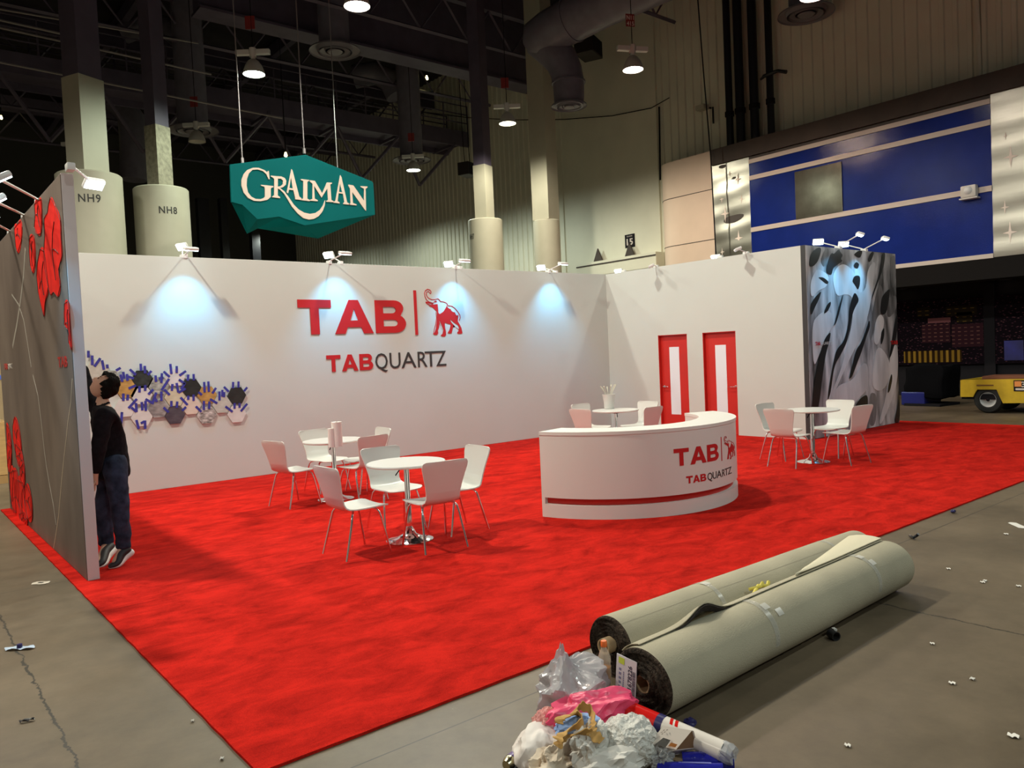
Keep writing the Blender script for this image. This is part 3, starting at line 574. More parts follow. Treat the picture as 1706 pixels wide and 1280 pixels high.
# ------------------------------------------------------------------ roof steel, catwalk, conduits
def beam_y(pxs, py0, Y, hgt, dep, m, x1=None, nm='roof_beam', label=''):
    a, c = aty(pxs[0], py0[0], Y), aty(pxs[1], py0[1], Y); z = (a.z+c.z)/2; b = MB(); xe = x1 if x1 else c.x
    b.b2((a.x, Y, z), (xe, Y+dep, z+hgt)); b.b2((a.x, Y-.18, z-.04), (xe, Y+dep+.18, z+.04)); b.b2((a.x, Y-.18, z+hgt-.04), (xe, Y+dep+.18, z+hgt+.04))
    o = b.build(nm, m); o['kind'] = 'structure'; return o, z
beam_y((330, 880), (5, 150), 24.3, 2.6, .5, M_purple, x1=XH-.1)
beam_y((-300, 1500), (-330, -120), 18, 1.2, .4, M_purple, x1=XH-.1)
for i in range(7):
    o = MB().b2((-12, 12+5.2*i, 14.2), (XH, 12.25+5.2*i, 14.9)).build('roof_purlin', M_purple); o['kind'] = 'structure'
    b = MB()
    for k in range(16): x = -10+2.0*k; b.tube([(x, 12.1+5.2*i, 14.2), (x+1, 12.1+5.2*i, 12.9), (x+2, 12.1+5.2*i, 14.2)], .05, 4)
    b.tube([(-10, 12.1+5.2*i, 12.9), (22, 12.1+5.2*i, 12.9)], .07, 4); o = b.build('roof_truss', M_purple); o['kind'] = 'structure'
for i in range(5):
    x = -4+6*i; o = MB().b2((x, 8, 15.0), (x+.25, 50, 15.5)).build('roof_joist', M_purple); o['kind'] = 'structure'
CWY = 30.0
p0, p1 = aty(-200, 15, CWY), aty(781, 232, CWY); zc = aty(500, 185, CWY).z
t = thing('catwalk', 'long dark steel catwalk with railings crossing the hall below the roof', 'catwalk', (0, CWY, zc))
MB().b2((p0.x, 0, -.35), (p1.x, .12, .35)).build('near_fascia', M_purple, t)
MB().b2((p0.x, .12, -.1), (p1.x, 1.7, 0)).build('deck', M_purple, t); MB().b2((p0.x, 1.7, -.35), (p1.x, 1.8, .35)).build('far_fascia', M_purple, t)
for yy in (0.05, 1.75):
    for zz in (.75, 1.15, 1.55): MB().tube([(p0.x, yy, zz), (p1.x, yy, zz)], .03, 6).build('rail', M_purple, t)
    n = 16
    for k in range(n+1): MB().tube([(p0.x+(p1.x-p0.x)*k/n, yy, .3), (p0.x+(p1.x-p0.x)*k/n, yy, 1.57)], .032, 6).build('rail_post', M_purple, t)
for k in range(7):
    x = p1.x-.8-3.0*k; b = MB(); b.tube([(x, .1, -.35), (x-1.5, .9, -2.2)], .07, 6); b.tube([(x-3.0, .1, -.35), (x-1.5, .9, -2.2)], .07, 6); b.box((x, .9, -.30), (.1, 1.9, .12)); b.build('under_brace', M_purple, t)
M_cond = mat('galvanised_conduit', (.30, .28, .28), .45, metal=.4)
for (a, c, y, r, lab) in (((-60, 92), (470, 197), 24.5, .03, 'long thin pale conduit running under the catwalk from the left frame edge'), ((-60, 33), (352, 124), 24.5, .03, 'pale conduit ending beside column NH8, just above the long one'), ((-60, 20), (110, 58), 26, .035, 'pale conduit high at the left frame edge before column NH9'), ((-60, 5), (330, 72), 27, .03, 'dim upper conduit passing behind columns NH9 and NH8')):
    tag(MB().tube([aty(*a, y), aty(*c, y)], r, 6).build('conduit', M_cond), lab, 'conduit')
for px, top, bot, Y, wd, lab in ((585, 300, 470, 44, .5, 'black steel post in front of the far corrugated wall below the teal sign'), (338, 330, 470, 40, .55, 'black post behind column NH8'), (372, 330, 470, 40, .35, 'thin black post right of column NH8'), (425, 370, 470, 42, .45, 'black leaning strut below the left tip of the teal sign')):
    a, c = aty(px, top, Y), aty(px, bot, Y); tag(MB().b2((a.x-wd/2, Y, 0), (a.x+wd/2, Y+.4, a.z)).build('steel_post', M_black), lab, 'post')
# black speaker boxes
for px, py, dep, s, lab in ((980, 80, 28, (1.0, .7, .6), 'black hanging speaker box right of the curved duct'), (779, 283, 31, (.7, .5, .5), 'black hanging speaker box beside column NH7')):
    P = CP+ray(px, py)*dep; t = thing('hanging_speaker', lab, 'speaker', P, .4); MB().box((0, 0, 0), s, bev=.02).build('cabinet', mat('speaker_brown_black', (.016, .010, .008), .6), t)
    MB().box((0, -s[1]/2-.005, 0), (s[0]*.9, .01, s[2]*.85)).build('grille', M_dark, t); b = MB(); b.tube([(-.2, 0, s[2]/2), (-.25, 0, .9), (-.25, .1, 15.6-P.z)], .015, 6); b.tube([(.2, 0, s[2]/2), (.15, 0, .9), (.15, .1, 15.6-P.z)], .015, 6); b.build('hanging_cable', M_dark, t)
# vertical black pipes on the hall wall
for k, (px, wpx) in enumerate(((1213, 12), (1231, 15), (1255, 15), (1282, 12))):
    c = atx(px, 120, XH-.35); r = wpx/2/FPX*(c-CP).dot(CF); b = MB(); b.tube([(c.x, c.y, 7.56), (c.x, c.y, 15.5)], r, 16)
    t = tag(b.build('standpipe', M_black, None, 40), 'black vertical standpipe on the hall wall, %s from the left above the facade' % ('first', 'second', 'third', 'fourth')[k], 'pipe', 'black standpipes')
    MB().tube([(c.x, c.y, 9.2), (c.x, c.y, 9.35)], r+.03, 16).build('pipe_clamp', M_dark, t)
b = MB(); P = [atx(x, y, XH-.52) for x, y in ((1267, 133), (1273, 127), (1285, 122), (1296, 118), (1310, 120))]; b.tube(P, [.03, .06, .07, .05, .06], 8); tag(b.build('cable_bundle', M_black), 'black cable bundle tied around the fourth standpipe', 'cable')
# wires
def wire(pts, X, r, lab, m=None):
    return tag(MB().tube([atx(x, y, X) for x, y in pts], r, 6).build('hanging_wire', m or M_dark), lab, 'wire')
wire([(1161, -20), (1172, 120), (1184, 260), (1190, 370), (1193, 428)], XW-.4, .02, 'thin black wire hanging down past the cream panels to the stand wall')
wire([(700, 186), (780, 196), (860, 200), (940, 199), (1020, 193), (1085, 180), (1115, 163)], XH-.2, .018, 'thin sagging wire strung across the smooth hall wall')
wire([(1098, 178), (1099, 230), (1100, 300)], XH-.12, .03, 'thin vertical cable on the hall wall above the cream panels')
wire([(1627, 0), (1630, 60), (1632, 130)], XH-.08, .06, 'pale vertical conduit on the hall wall above the blue facade', M_hallwall)
P = atx(1185, 180, XH-.1); t = thing('wall_floodlight', 'small grey floodlight on a bracket on the hall wall left of the standpipes', 'floodlight', P); MB().box((-.3, .15, 0), (.3, .35, .16), bev=.02).build('head', M_concol, t); b = MB(); b.tube([(0, 0, .0), (-.3, .1, 0)], .03, 6); b.tube([(-.05, -.1, 0), (-.05, -.1, -.55)], .03, 6); b.build('bracket', M_dark, t)  # a small light fitting on its bracket, not a camera
# number sign 15 and the lintel of the loading door
P0, P1 = atx(1041, 392, XH-.1), atx(1058, 411, XH-.1); t = thing('wall_number_sign', 'small black square sign with white 15 on the hall wall', 'sign', ((P0.x), (P0.y+P1.y)/2, (P0.z+P1.z)/2)); sw, shh = abs(P1.y-P0.y), abs(P0.z-P1.z)
MB().box((0, 0, 0), (.02, sw, shh), bev=.004).build('plate', M_dark, t)
me = text_mesh('t', '15', .002, M_trimw, .03); fit(me, 0, 1, 0, 1); warp(me, lambda p: Vector((-.0115-p.z, sw*(.32-.64*p.x), shh*(-.32+.5*p.y)))); link('number', fix(me), t)
me = text_mesh('t', 'DOOR', .002, M_trimw, .0); fit(me, 0, 1, 0, 1); warp(me, lambda p: Vector((-.0115-p.z, sw*(.28-.56*p.x), shh*(.30+.1*p.y)))); link('small_word', fix(me), t)
a, c = atx(962, 447, XH-.5), atx(1094, 424, XH-.5); zl = (a.z+c.z)/2
t = thing('door_lintel', 'long pale steel hood over the loading door behind the stand corner', 'lintel', (XH-.1, (a.y+c.y)/2, zl)); LL = abs(a.y-c.y)
MB().box((-.2, 0, -.15), (.5, LL, .55), bev=.02).build('hood', M_hallwall, t); MB().box((-.46, 0, .0), (.02, LL, .05)).build('hood_rib', M_brown, t)
for px in (996, 1049):
    p = atx(px, 436, XH-.3); b = MB(); yy = p.y-t.location.y; b.prism([(-.2, yy-.25, .13), (-.2, yy+.25, .13), (-.2, yy, .65)], (.06, 0, 0)); b.build('hood_bracket', M_brown, t)
# ------------------------------------------------------------------ hanging teal sign
M_teal = mat('teal_fabric', (.004, .150, .155), .75, var=.05, vscale=1.5, spec=.1); _nt = M_teal.node_tree; _tr = nd(_nt, 'ShaderNodeBsdfTranslucent'); _tr.inputs[0].default_value = (.004, .42, .41, 1); _mx = nd(_nt, 'ShaderNodeMixShader'); _mx.inputs[0].default_value = .4
_nt.links.new(_nt.nodes['Principled BSDF'].outputs[0], _mx.inputs[1]); _nt.links.new(_tr.outputs[0], _mx.inputs[2]); _nt.links.new(_mx.outputs[0], _nt.nodes['Material Output'].inputs[0])   # stretched fabric lets some light through
M_cream = mat('letter_cream', (.58, .47, .39), .6)
SY = 17.0
def sg(x, y, Y=SY): return aty(370+x/6.319, 240+y/6.319, Y)
org = sg(850, 550); t = thing('hanging_sign', 'teal six-sided hanging sign with cream serif lettering above the stand', 'hanging sign', org)
F = [sg(85, 215), sg(880, 113), sg(1575, 392), sg(1592, 412), sg(1610, 745), sg(870, 857), sg(600, 765), sg(372, 792), sg(215, 640), sg(100, 610)]
BY = SY+1.5
def bk(x, y, Y=BY): return aty(370+x/6.319, 240+y/6.319, Y)
F = [v-org for v in F]
b = MB(); b.prism([v for v in F], (0, .06, 0)); b.build('front_panel', M_teal, t)
lo = [v-org for v in (bk(1010, 996), bk(375, 889, SY+.9), bk(262, 946, SY+.9))]
b = MB(); f = [b.bm.verts.new(v+Vector((0, .03, 0))) for v in F]; l = [b.bm.verts.new(v) for v in lo]
back = [b.bm.verts.new(v+Vector((dx, 1.5, dz))) for v, dx, dz in ((F[0], .75, -.12), (F[1], .5, -.25), (F[3], -.1, 0), (F[4], -.1, .2))]
for fc in ((f[4], l[0], l[1], f[7], f[6], f[5]), (f[7], l[1], l[2], f[9], f[8]), (f[0], f[9], l[2], back[0]), (f[0], f[1], back[1], back[0]), (f[1], f[2], back[2], back[1]), (f[3], f[4], back[3], back[2]), (f[4], l[0], back[3]), (back[0], l[2], l[1], l[0], back[3], back[2], back[1])): b.bm.faces.new(fc)
bmesh.ops.triangulate(b.bm, faces=[x for x in b.bm.faces if len(x.verts) > 4])
b.build('folded_underside', M_teal, t)
GL = [([(487,285),(497,372),(486,374),(462,320),(425,287),(370,270),(315,275),(278,312),(258,370),(254,440),(268,510),(305,558),(350,580),(400,583),(436,570),(447,556),(447,470),(440,452),(406,441),(405,431),(535,445),(535,456),(515,463),(508,480),(508,560),(472,590),(400,605),(330,600),(270,570),(225,515),(200,440),(200,380),(222,320),(262,275),(320,253),(380,253),(440,277),(470,300),(478,288)], []),
 ([(510,335),(620,345),(655,360),(672,390),(668,430),(640,455),(605,465),(650,500),(700,565),(750,640),(800,690),(860,725),(920,738),(980,727),(1030,692),(1060,642),(1080,593),(1076,650),(1052,712),(1012,762),(962,790),(910,798),(850,782),(790,732),(730,660),(690,592),(650,527),(605,482),(582,470),(582,545),(607,562),(607,573),(520,562),(528,552),(545,538),(545,372),(530,355),(510,346)], [[(582,366),(615,367),(638,387),(636,425),(610,447),(582,450)]]),
 ([(727,266),(738,285),(808,555),(832,575),(832,592),(766,584),(766,574),(764,560),(746,488),(700,482),(690,522),(676,512),(712,330)], [[(721,350),(742,470),(704,464)]]),
 ([(825,371),(910,381),(910,391),(893,401),(893,577),(920,592),(920,604),(835,594),(835,584),(851,572),(851,392),(825,381)], []),
 ([(918,384),(972,390),(1050,522),(1100,407),(1152,409),(1152,419),(1134,430),(1146,592),(1172,606),(1172,616),(1093,610),(1093,601),(1113,590),(1103,470),(1042,567),(964,442),(970,577),(1002,593),(1002,605),(924,599),(924,588),(948,578),(948,420),(918,395)], []),
 ([(1240,329),(1252,352),(1312,617),(1342,633),(1342,643),(1272,634),(1272,625),(1285,612),(1268,527),(1222,519),(1211,602),(1232,618),(1232,628),(1165,619),(1165,609),(1190,599),(1228,390)], [[(1237,412),(1262,512),(1226,505)]]),
 ([(1325,430),(1377,438),(1490,602),(1490,472),(1455,455),(1455,445),(1525,450),(1525,460),(1506,474),(1511,706),(1496,692),(1364,504),(1373,622),(1410,638),(1410,648),(1330,641),(1330,632),(1350,624),(1343,472),(1325,441)], [])]
for outer, holes in GL:
    loops = [[((sg(x, y)-org).x, (sg(x, y)-org).z) for x, y in lp] for lp in [outer]+holes]
    me = outline_mesh('letter', loops, .03, M_cream); on_y(me, -.012); link('letter', fix(me), t)
for px, top in ((404, 0), (507, 0)):
    a = aty(px, 272 if px < 450 else 256, SY+.3)-org; c = aty(px-7 if px < 450 else px-12, -10, SY+.3)-org; b = MB(); b.tube([a, (a.x, a.y, 15.5-org.z)], .014, 6); b.box(a+Vector((0, 0, .06)), (.05, .05, .12)); b.build('hanging_cable', M_cond, t)
a = aty(563, 290, SY+1.5)-org; MB().tube([a, (a.x, a.y, 15.5-org.z)], .014, 6).build('hanging_cable', M_cond, t)
# small bare bulbs in the dark roof
for px, py, d, lab in ((711, 130, 33, 'small bare yellow bulb glowing above the catwalk'), (476, 258, 30, 'small bare bulb glowing at the top edge of the teal sign'), (2, 196, 36, 'small bare bulb glowing at the left frame edge')):
    P = CP+ray(px, py)*d; t = thing('bare_bulb', lab, 'bulb', P); MB().lathe([(0, -.09), (.05, -.07), (.065, -.02), (.04, .06), (.03, .1)], n=16).build('globe', mat('bulb_glow', (1, .9, .5), .5, emit=(1, .85, .35), estr=9), t, 60); MB().tube([(0, 0, .1), (0, 0, .3), (0, 0, 15.6-P.z)], [.025, .025, .01], 6).build('holder', M_dark, t)

# ------------------------------------------------------------------ wall lettering and emblem
def emblem_mesh(x0, x1, z0, z1, th, m, sub=0):   # elephant emblem in flat coordinates, traced box 205..1022 x 150..1162
    fx = lambda x, y: x0+((x-.055*(y-650))-205)/(1022-205)*(x1-x0); fy = lambda y: z1-(y-150)/(1162-150)*(z1-z0)
    k = (z1-z0)/1012
    meshes = [outline_mesh('e', [[(fx(x, y), fy(y)) for x, y in lp] for lp in [EL_BODY]+EL_HOLES], th, m), outline_mesh('e', [[(fx(x, y), fy(y)) for x, y in EL_EYE]], th, m)]
    bm = bmesh.new()
    for me in meshes: bm.from_mesh(me); bpy.data.meshes.remove(me)
    for pts, wd in EL_STROKES:
        P = [Vector((fx(x, y), fy(y), 0)) for x, y in pts]; L = len(P); sides = []
        for i in range(L):
            d = (P[min(i+1, L-1)]-P[max(i-1, 0)]).normalized(); n = Vector((-d.y, d.x, 0))*wd*k*.5; sides.append((P[i]+n, P[i]-n))
        for zz in (th/2+.0006,):
            V = [(bm.verts.new(a+Vector((0, 0, zz))), bm.verts.new(c+Vector((0, 0, zz)))) for a, c in sides]; W = [(bm.verts.new(a-Vector((0, 0, zz))), bm.verts.new(c-Vector((0, 0, zz)))) for a, c in sides]
            for i in range(L-1):
                bm.faces.new((V[i][0], V[i+1][0], V[i+1][1], V[i][1])); bm.faces.new((W[i][0], W[i][1], W[i+1][1], W[i+1][0]))
                bm.faces.new((V[i][0], W[i][0], W[i+1][0], V[i+1][0])); bm.faces.new((V[i][1], V[i+1][1], W[i+1][1], W[i][1]))
    if sub:
        bmesh.ops.triangulate(bm, faces=bm.faces[:])
        for _ in range(sub):
            es = [e for e in bm.edges if e.calc_length() > .035]
            if es: bmesh.ops.subdivide_edges(bm, edges=es, cuts=1); bmesh.ops.triangulate(bm, faces=[f for f in bm.faces if len(f.verts) > 3])
    me = bpy.data.meshes.new('emblem'); bmesh.ops.recalc_face_normals(bm, faces=bm.faces[:]); bm.to_mesh(me); bm.free(); me.materials.append(m); return me
M_redl = mat('sign_red', (.50, .010, .014), .45); M_ch = mat('charcoal_letter', (.035, .03, .028), .5)
def wx(px, py=560): return aty(px, py, YB).x
t = thing('wall_logo', 'large red three-letter logo with bar and elephant emblem on the long white wall', 'logo sign', (0, YB, 0))
zL0, zL1 = aty(587, 556, YB).z, aty(587, 500, YB).z
for L, (a, c) in zip(TAB, ((496.5, 552), (557, 621), (625, 675.5))):
    me = outline_mesh('letter', L(), .012, M_redl); fit(me, wx(a, 530), wx(c, 530), zL0, zL1); on_y(me, -.006); link('letter', fix(me), t)
MB().b2((wx(692)+.0, -.012, 2.19), (wx(696.5), 0, 3.0)).build('divider_bar', M_redl, t)
me = emblem_mesh(aty(706.5, 520, YB).x, aty(770.5, 520, YB).x, aty(740, 561.5, YB).z, aty(730, 481.5, YB).z, .004, M_redl); on_y(me, -.004); link('elephant_emblem', fix(me), t)
t = thing('wall_wordmark', 'smaller red and charcoal wordmark below the large logo on the long white wall', 'lettering', (0, YB, 0))
zL0, zL1 = aty(640, 615, YB).z, aty(640, 588.5, YB).z
for L, (a, c) in zip(TAB, ((543.5, 567), (569, 596), (598.5, 621))):
    me = outline_mesh('letter', L(), .010, M_redl); fit(me, wx(a, 600), wx(c, 600), zL0, zL1); on_y(me, -.005); link('letter', fix(me), t)
for ch, (a, c) in zip('QUARTZ', ((625, 645.5), (649, 667), (668.5, 693), (696, 711.5), (708, 727.5), (726.5, 743))):
    me = text_mesh('letter', ch, .008, M_ch); dz0 = -.055 if ch == 'Q' else 0; fit(me, wx(a, 600), wx(c, 600), zL0+dz0, zL1); on_y(me, -.004); link('letter', fix(me), t)

# ------------------------------------------------------------------ reception counter
CC = Vector((6.86, 6.58)); RO, RI = 1.46, 1.05; A0, A1 = math.radians(192.5), math.radians(341); CH = .925
t = thing('reception_counter', 'curved white reception counter with red logo and red recessed band', 'counter', (CC.x, CC.y, 0))
def sector(b, ro, ri, z0, z1, n=64, a0=A0, a1=A1, bev=0):
    L = []
    for i in range(n+1):
        a = a0+(a1-a0)*i/n; c, s = math.cos(a), math.sin(a); L.append([b.bm.verts.new((r*c, r*s, z)) for r, z in ((ro, z0), (ro, z1), (ri, z1), (ri, z0))])
    for P, Q in zip(L, L[1:]):
        for k in range(4): b.bm.faces.new((P[k], Q[k], Q[(k+1) % 4], P[(k+1) % 4]))
    b.bm.faces.new(L[0]); b.bm.faces.new(L[-1][::-1]); return b
da = math.radians(1.6)
M_cnt = mat('counter_white', (.70, .70, .67), .4, var=.01, vscale=2)
sector(MB(), RO+.006, RI-.006, CH-.035, CH).build('countertop', M_cnt, t, 30)
sector(MB(), RO, RI, .225, CH-.035).build('upper_body', M_cnt, t, 30)
sector(MB(), RO, RI, .014, .155).build('plinth', M_cnt, t, 30)
b = sector(MB(), RO-.05, RI, .155, .225); b.build('red_recess_band', M_reddoor, t, 30)
b = sector(MB(), RO, RI+.1, .155, .225, 2, A0, A0+da); sector(b, RO, RI+.1, .155, .225, 2, A1-da, A1); b.build('recess_end_block', M_cnt, t, 30)
def c_ang(px, py):
    d = ray(px, py); o = CP.xy-CC; dx = d.xy; A = dx.dot(dx); B = 2*o.dot(dx); C = o.dot(o)-RO*RO; s = (-B-math.sqrt(max(0, B*B-4*A*C)))/(2*A); P = CP+d*s
    a = math.atan2(P.y-CC.y, P.x-CC.x) % (2*PI); return a*RO, P.z
def zr(x, y): return (1100+x/8.533, 710+y/8.533)
def on_counter(me, name): on_cyl(me, (0, 0), RO+.002); return link(name, fix(me), t)
zt, zb = c_ang(*zr(300, 318))[1], c_ang(*zr(325, 560))[1]
for L, (a, c, yy) in zip(TAB, ((203, 415, 440), (435, 660, 415), (672, 832, 380))):
    me = outline_mesh('letter', L(), .006, M_redl, sub=5 if 0 else 0); bm = bmesh.new(); bm.from_mesh(me); bmesh.ops.triangulate(bm, faces=bm.faces[:])
    for _ in range(4):
        es = [e for e in bm.edges if e.calc_length() > .12]
        if not es: break
        bmesh.ops.subdivide_edges(bm, edges=es, cuts=1); bmesh.ops.triangulate(bm, faces=[f for f in bm.faces if len(f.verts) > 3])
    bm.to_mesh(me); bm.free(); fit(me, c_ang(*zr(a, yy))[0], c_ang(*zr(c, yy))[0], zb, zt); on_counter(me, 'letter')
s0 = c_ang(*zr(874, 320))[0]; z0, z1 = c_ang(*zr(886, 492))[1], c_ang(*zr(868, 155))[1]
me = outline_mesh('bar', [[(0, 0), (1, 0), (1, 1), (0, 1)]], .005, M_redl); fit(me, s0-.006, s0+.006, z0, z1); on_counter(me, 'divider_bar')
me = emblem_mesh(c_ang(*zr(905, 300))[0], c_ang(*zr(1062, 300))[0], c_ang(*zr(985, 478))[1], c_ang(*zr(925, 142))[1], .003, M_redl, sub=2); on_counter(me, 'elephant_emblem')
z0, z1 = c_ang(*zr(430, 812))[1], c_ang(*zr(420, 710))[1]
for L, (a, c) in zip(TAB, ((378, 470), (475, 570), (580, 660))): me = outline_mesh('letter', L(), .004, M_redl); fit(me, c_ang(*zr(a, 750))[0], c_ang(*zr(c, 750))[0], z0, z1); on_counter(me, 'letter')
for ch, (a, c) in zip('QUARTZ', ((678, 745), (752, 806), (808, 876), (886, 925), (922, 968), (966, 1016))):
    me = text_mesh('letter', ch, .003, M_ch); fit(me, c_ang(*zr(a, 690))[0], c_ang(*zr(c, 690))[0], z0-(.02 if ch == 'Q' else 0), z1); on_counter(me, 'letter')

# ------------------------------------------------------------------ chairs
SEATZ = .45
def chair_profile():   # (y, z, half width) along the bent ply from front lip to top; +y is the front
    pr = [(.205, .437, .165), (.195, .447, .19), (.165, .453, .203), (.08, .450, .205), (-.02, .446, .20), (-.10, .446, .19), (-.15, .452, .175), (-.178, .470, .165), (-.194, .505, .158), (-.206, .56, .163), (-.220, .63, .176), (-.236, .71, .195), (-.252, .78, .213), (-.260, .815, .215), (-.264, .838, .205), (-.266, .848, .18)]
    return pr
def shell(prof, t=.011):
    b = MB(); nu = 10; rows = []
    for (y, z, hw) in prof:
        row = []
        for k in range(nu+1):
            u = -1+2*k/nu; dish = .016*(1-u*u)
            back = min(1, max(0, (z-.47)/.12)); yy = y-dish*back; zz = z-dish*.8*(1-back); row.append(b.bm.verts.new((u*hw, yy, zz)))
        rows.append(row)
    for A, B in zip(rows, rows[1:]):
        for k in range(nu): b.bm.faces.new((A[k], A[k+1], B[k+1], B[k]))
    return b.solid(t)
CP_ = chair_profile()
def make_chair():
    t = thing('cafe_chair', 'x', 'chair')
    shell(CP_[:10]).build('seat', M_chair, t, 50); shell(CP_[9:]).build('backrest', M_chair, t, 50)
    for sx in (-1, 1):
        MB().tube([(sx*.05, .06, .43), (sx*.125, .085, .432), (sx*.155, .10, .425), (sx*.172, .115, .40), (sx*.185, .13, .33), (sx*.215, .185, .015)], .0095, 8).build('leg', M_chrome, t, 60)
        MB().tube([(sx*.05, -.07, .43), (sx*.12, -.095, .432), (sx*.148, -.11, .425), (sx*.163, -.125, .40), (sx*.175, -.14, .33), (sx*.20, -.215, .015)], .0095, 8).build('leg', M_chrome, t, 60)
    for yy in (.06, -.07): MB().box((0, yy, .428), (.12, .03, .016)).build('leg_bracket', M_chrome, t)
    return t
def make_table():
    t = thing('round_table', 'x', 'table')
    MB().lathe([(0, .735), (.355, .735), (.375, .742), (.38, .752), (.375, .762), (0, .765)], n=56).build('tabletop', M_white, t, 40)
    MB().lathe([(.031, .06), (.031, .40), (.026, .41), (.026, .735)], n=24).build('column', M_chrome, t, 40)
    MB().lathe([(0, 0), (.225, 0), (.228, .008), (.20, .018), (.12, .035), (.065, .065), (.045, .11), (.033, .13), (.031, .14)], n=48).build('foot_plate', M_chrome, t, 60)
    MB().lathe([(.03, .70), (.10, .715), (.10, .735), (0, .735)], n=24).build('mount_plate', M_dark, t, 40)
    b = MB(); b.tube([(-.03, -.02, .715), (-.10, -.04, .70), (-.155, -.055, .655)], .006, 6); b.build('height_lever', M_dark, t); 
    return t
def put(proto, first, P, rz, label, group):
    o = proto if first else copy_tree(proto); o.location = (P[0], P[1], .014); o.rotation_euler = (0, 0, rz); o['label'] = label; o['group'] = group; return o
TABLES = [((683, 900), 'round white table nearest the camera at the left, nothing on it', 0.0), ((560, 832), 'round white table with two white paper rolls standing on it', .5), ((1355, 770), 'round white table beside the brush stroke wall', -.2)]
tp = make_table(); TP = []
for i, (q, lab, rz) in enumerate(TABLES):
    P = atz(*q, .014); TP.append(P); put(tp, i == 0, P, rz, lab, 'round pedestal tables')
TP.append(Vector((9.345, 8.84, 0))); put(tp, False, TP[3], .6, 'round white table in the corner behind the reception counter', 'round pedestal tables')
cp_ = make_chair()
for ch in cp_.children:
    for v in ch.data.vertices: v.co.x *= 1.07; v.co.y *= 1.10; v.co.z *= .985
def ang(v): return math.atan2(v.y, v.x)-PI/2
CHAIRS = [ # table, centre on the carpet, heading in degrees, label
    (0, (3.30, 6.38), 2, 'white ply chair nearest the camera, its seat facing the bare table from the left'),
    (0, (3.90, 6.03), 84, 'white ply chair showing its back, right of the bare table nearest the camera'),
    (0, (4.06, 6.98), -93, 'white ply chair behind the bare left table, its backrest above the table edge'),
    (0, (4.43, 6.42), 176, 'white ply chair at the far right of the bare left table, facing left'),
    (1, (3.93, 9.17), 12, 'white ply chair at the far left, side on to the table with paper rolls'),
    (1, (4.66, 9.80), -84, 'white ply chair against the long wall behind the table with paper rolls'),
    (1, (4.62, 8.74), 98, 'white ply chair right of the paper roll table, its back to the camera'),
    (1, (5.00, 9.32), 176, 'white ply chair near the long wall, right of the paper rolls and facing them'),
    (2, (10.36, 6.45), -92, 'white ply chair at the far left of the table by the brush stroke wall'),
    (2, (9.83, 6.00), 2, 'white ply chair showing its back, front left of the table by the brush stroke wall'),
    (2, (10.98, 6.02), 178, 'white ply chair facing the camera in front of the brush stroke wall'),
    (2, (10.47, 5.53), 82, 'white ply chair at the right of the table by the brush stroke wall'),
    (3, (8.84, 8.88), 4, 'white ply chair showing its back just above the counter, left of the corner table'),
    (3, (9.30, 8.28), 92, 'white ply chair showing its back just above the counter, left of the red doors'),
    (3, (9.44, 9.46), -88, 'white ply chair mostly hidden behind the left counter chair'),
    (3, (9.96, 8.92), 180, 'white ply chair mostly hidden behind the chair beside the red doors')]
CH_OBJ = []
CH_LAB = [('chairs around the left tables' if c[0] < 2 else 'chairs at the table by the brush stroke wall' if c[0] == 2 else 'chairs around the corner table') for c in CHAIRS]
for i, (k, q, off, lab) in enumerate(CHAIRS):
    CH_OBJ.append(put(cp_, i == 0, q, math.radians(off-90), lab, CH_LAB[i]))
# paper rolls and vase
M_paper = mat('paper_white', (.80, .78, .74), .7, bump=.15, bscale=60)
for px, py, hpx, wpx, lab in ((553, 745, 31, 11, 'shorter left one of two white paper rolls standing on the table'), (562.5, 744, 41, 17, 'taller right one of two white paper rolls standing on the table')):
    P = atz(px, py, .78); dep = (P-CP).dot(CF); hh = hpx/FPX*dep; r = wpx/2/FPX*dep
    t = thing('paper_roll', lab, 'paper roll', P, group='paper rolls on the table'); MB().lathe([(r*.3, 0), (r, 0), (r, hh), (r*.3, hh)], n=28).build('paper', M_paper, t, 40); MB().lathe([(r*.3, hh), (r*.3, 0)], n=20).build('core', mat('cardboard_brown', (.30, .19, .10), .8), t, 40)
P = atz(1015, 681, .78); t = thing('white_vase', 'white flared vase with faint pale stems on the corner table behind the counter', 'vase', P)
MB().lathe([(0, 0), (.075, 0), (.085, .02), (.085, .10), (.10, .2), (.108, .24), (.10, .24), (.078, .1), (.075, .03), (0, .03)], n=28).build('body', M_white, t, 50)
b = MB()
for k in range(9): a = k*2.4; b.tube([(.03*math.cos(a), .03*math.sin(a), .1), (.07*math.cos(a), .07*math.sin(a), .28), (.13*math.cos(a), .13*math.sin(a), .36+.02*(k % 3))], [.004, .003, .010], 5)
b.build('pale_stems', mat('pale_stem', (.62, .62, .50), .7), t)
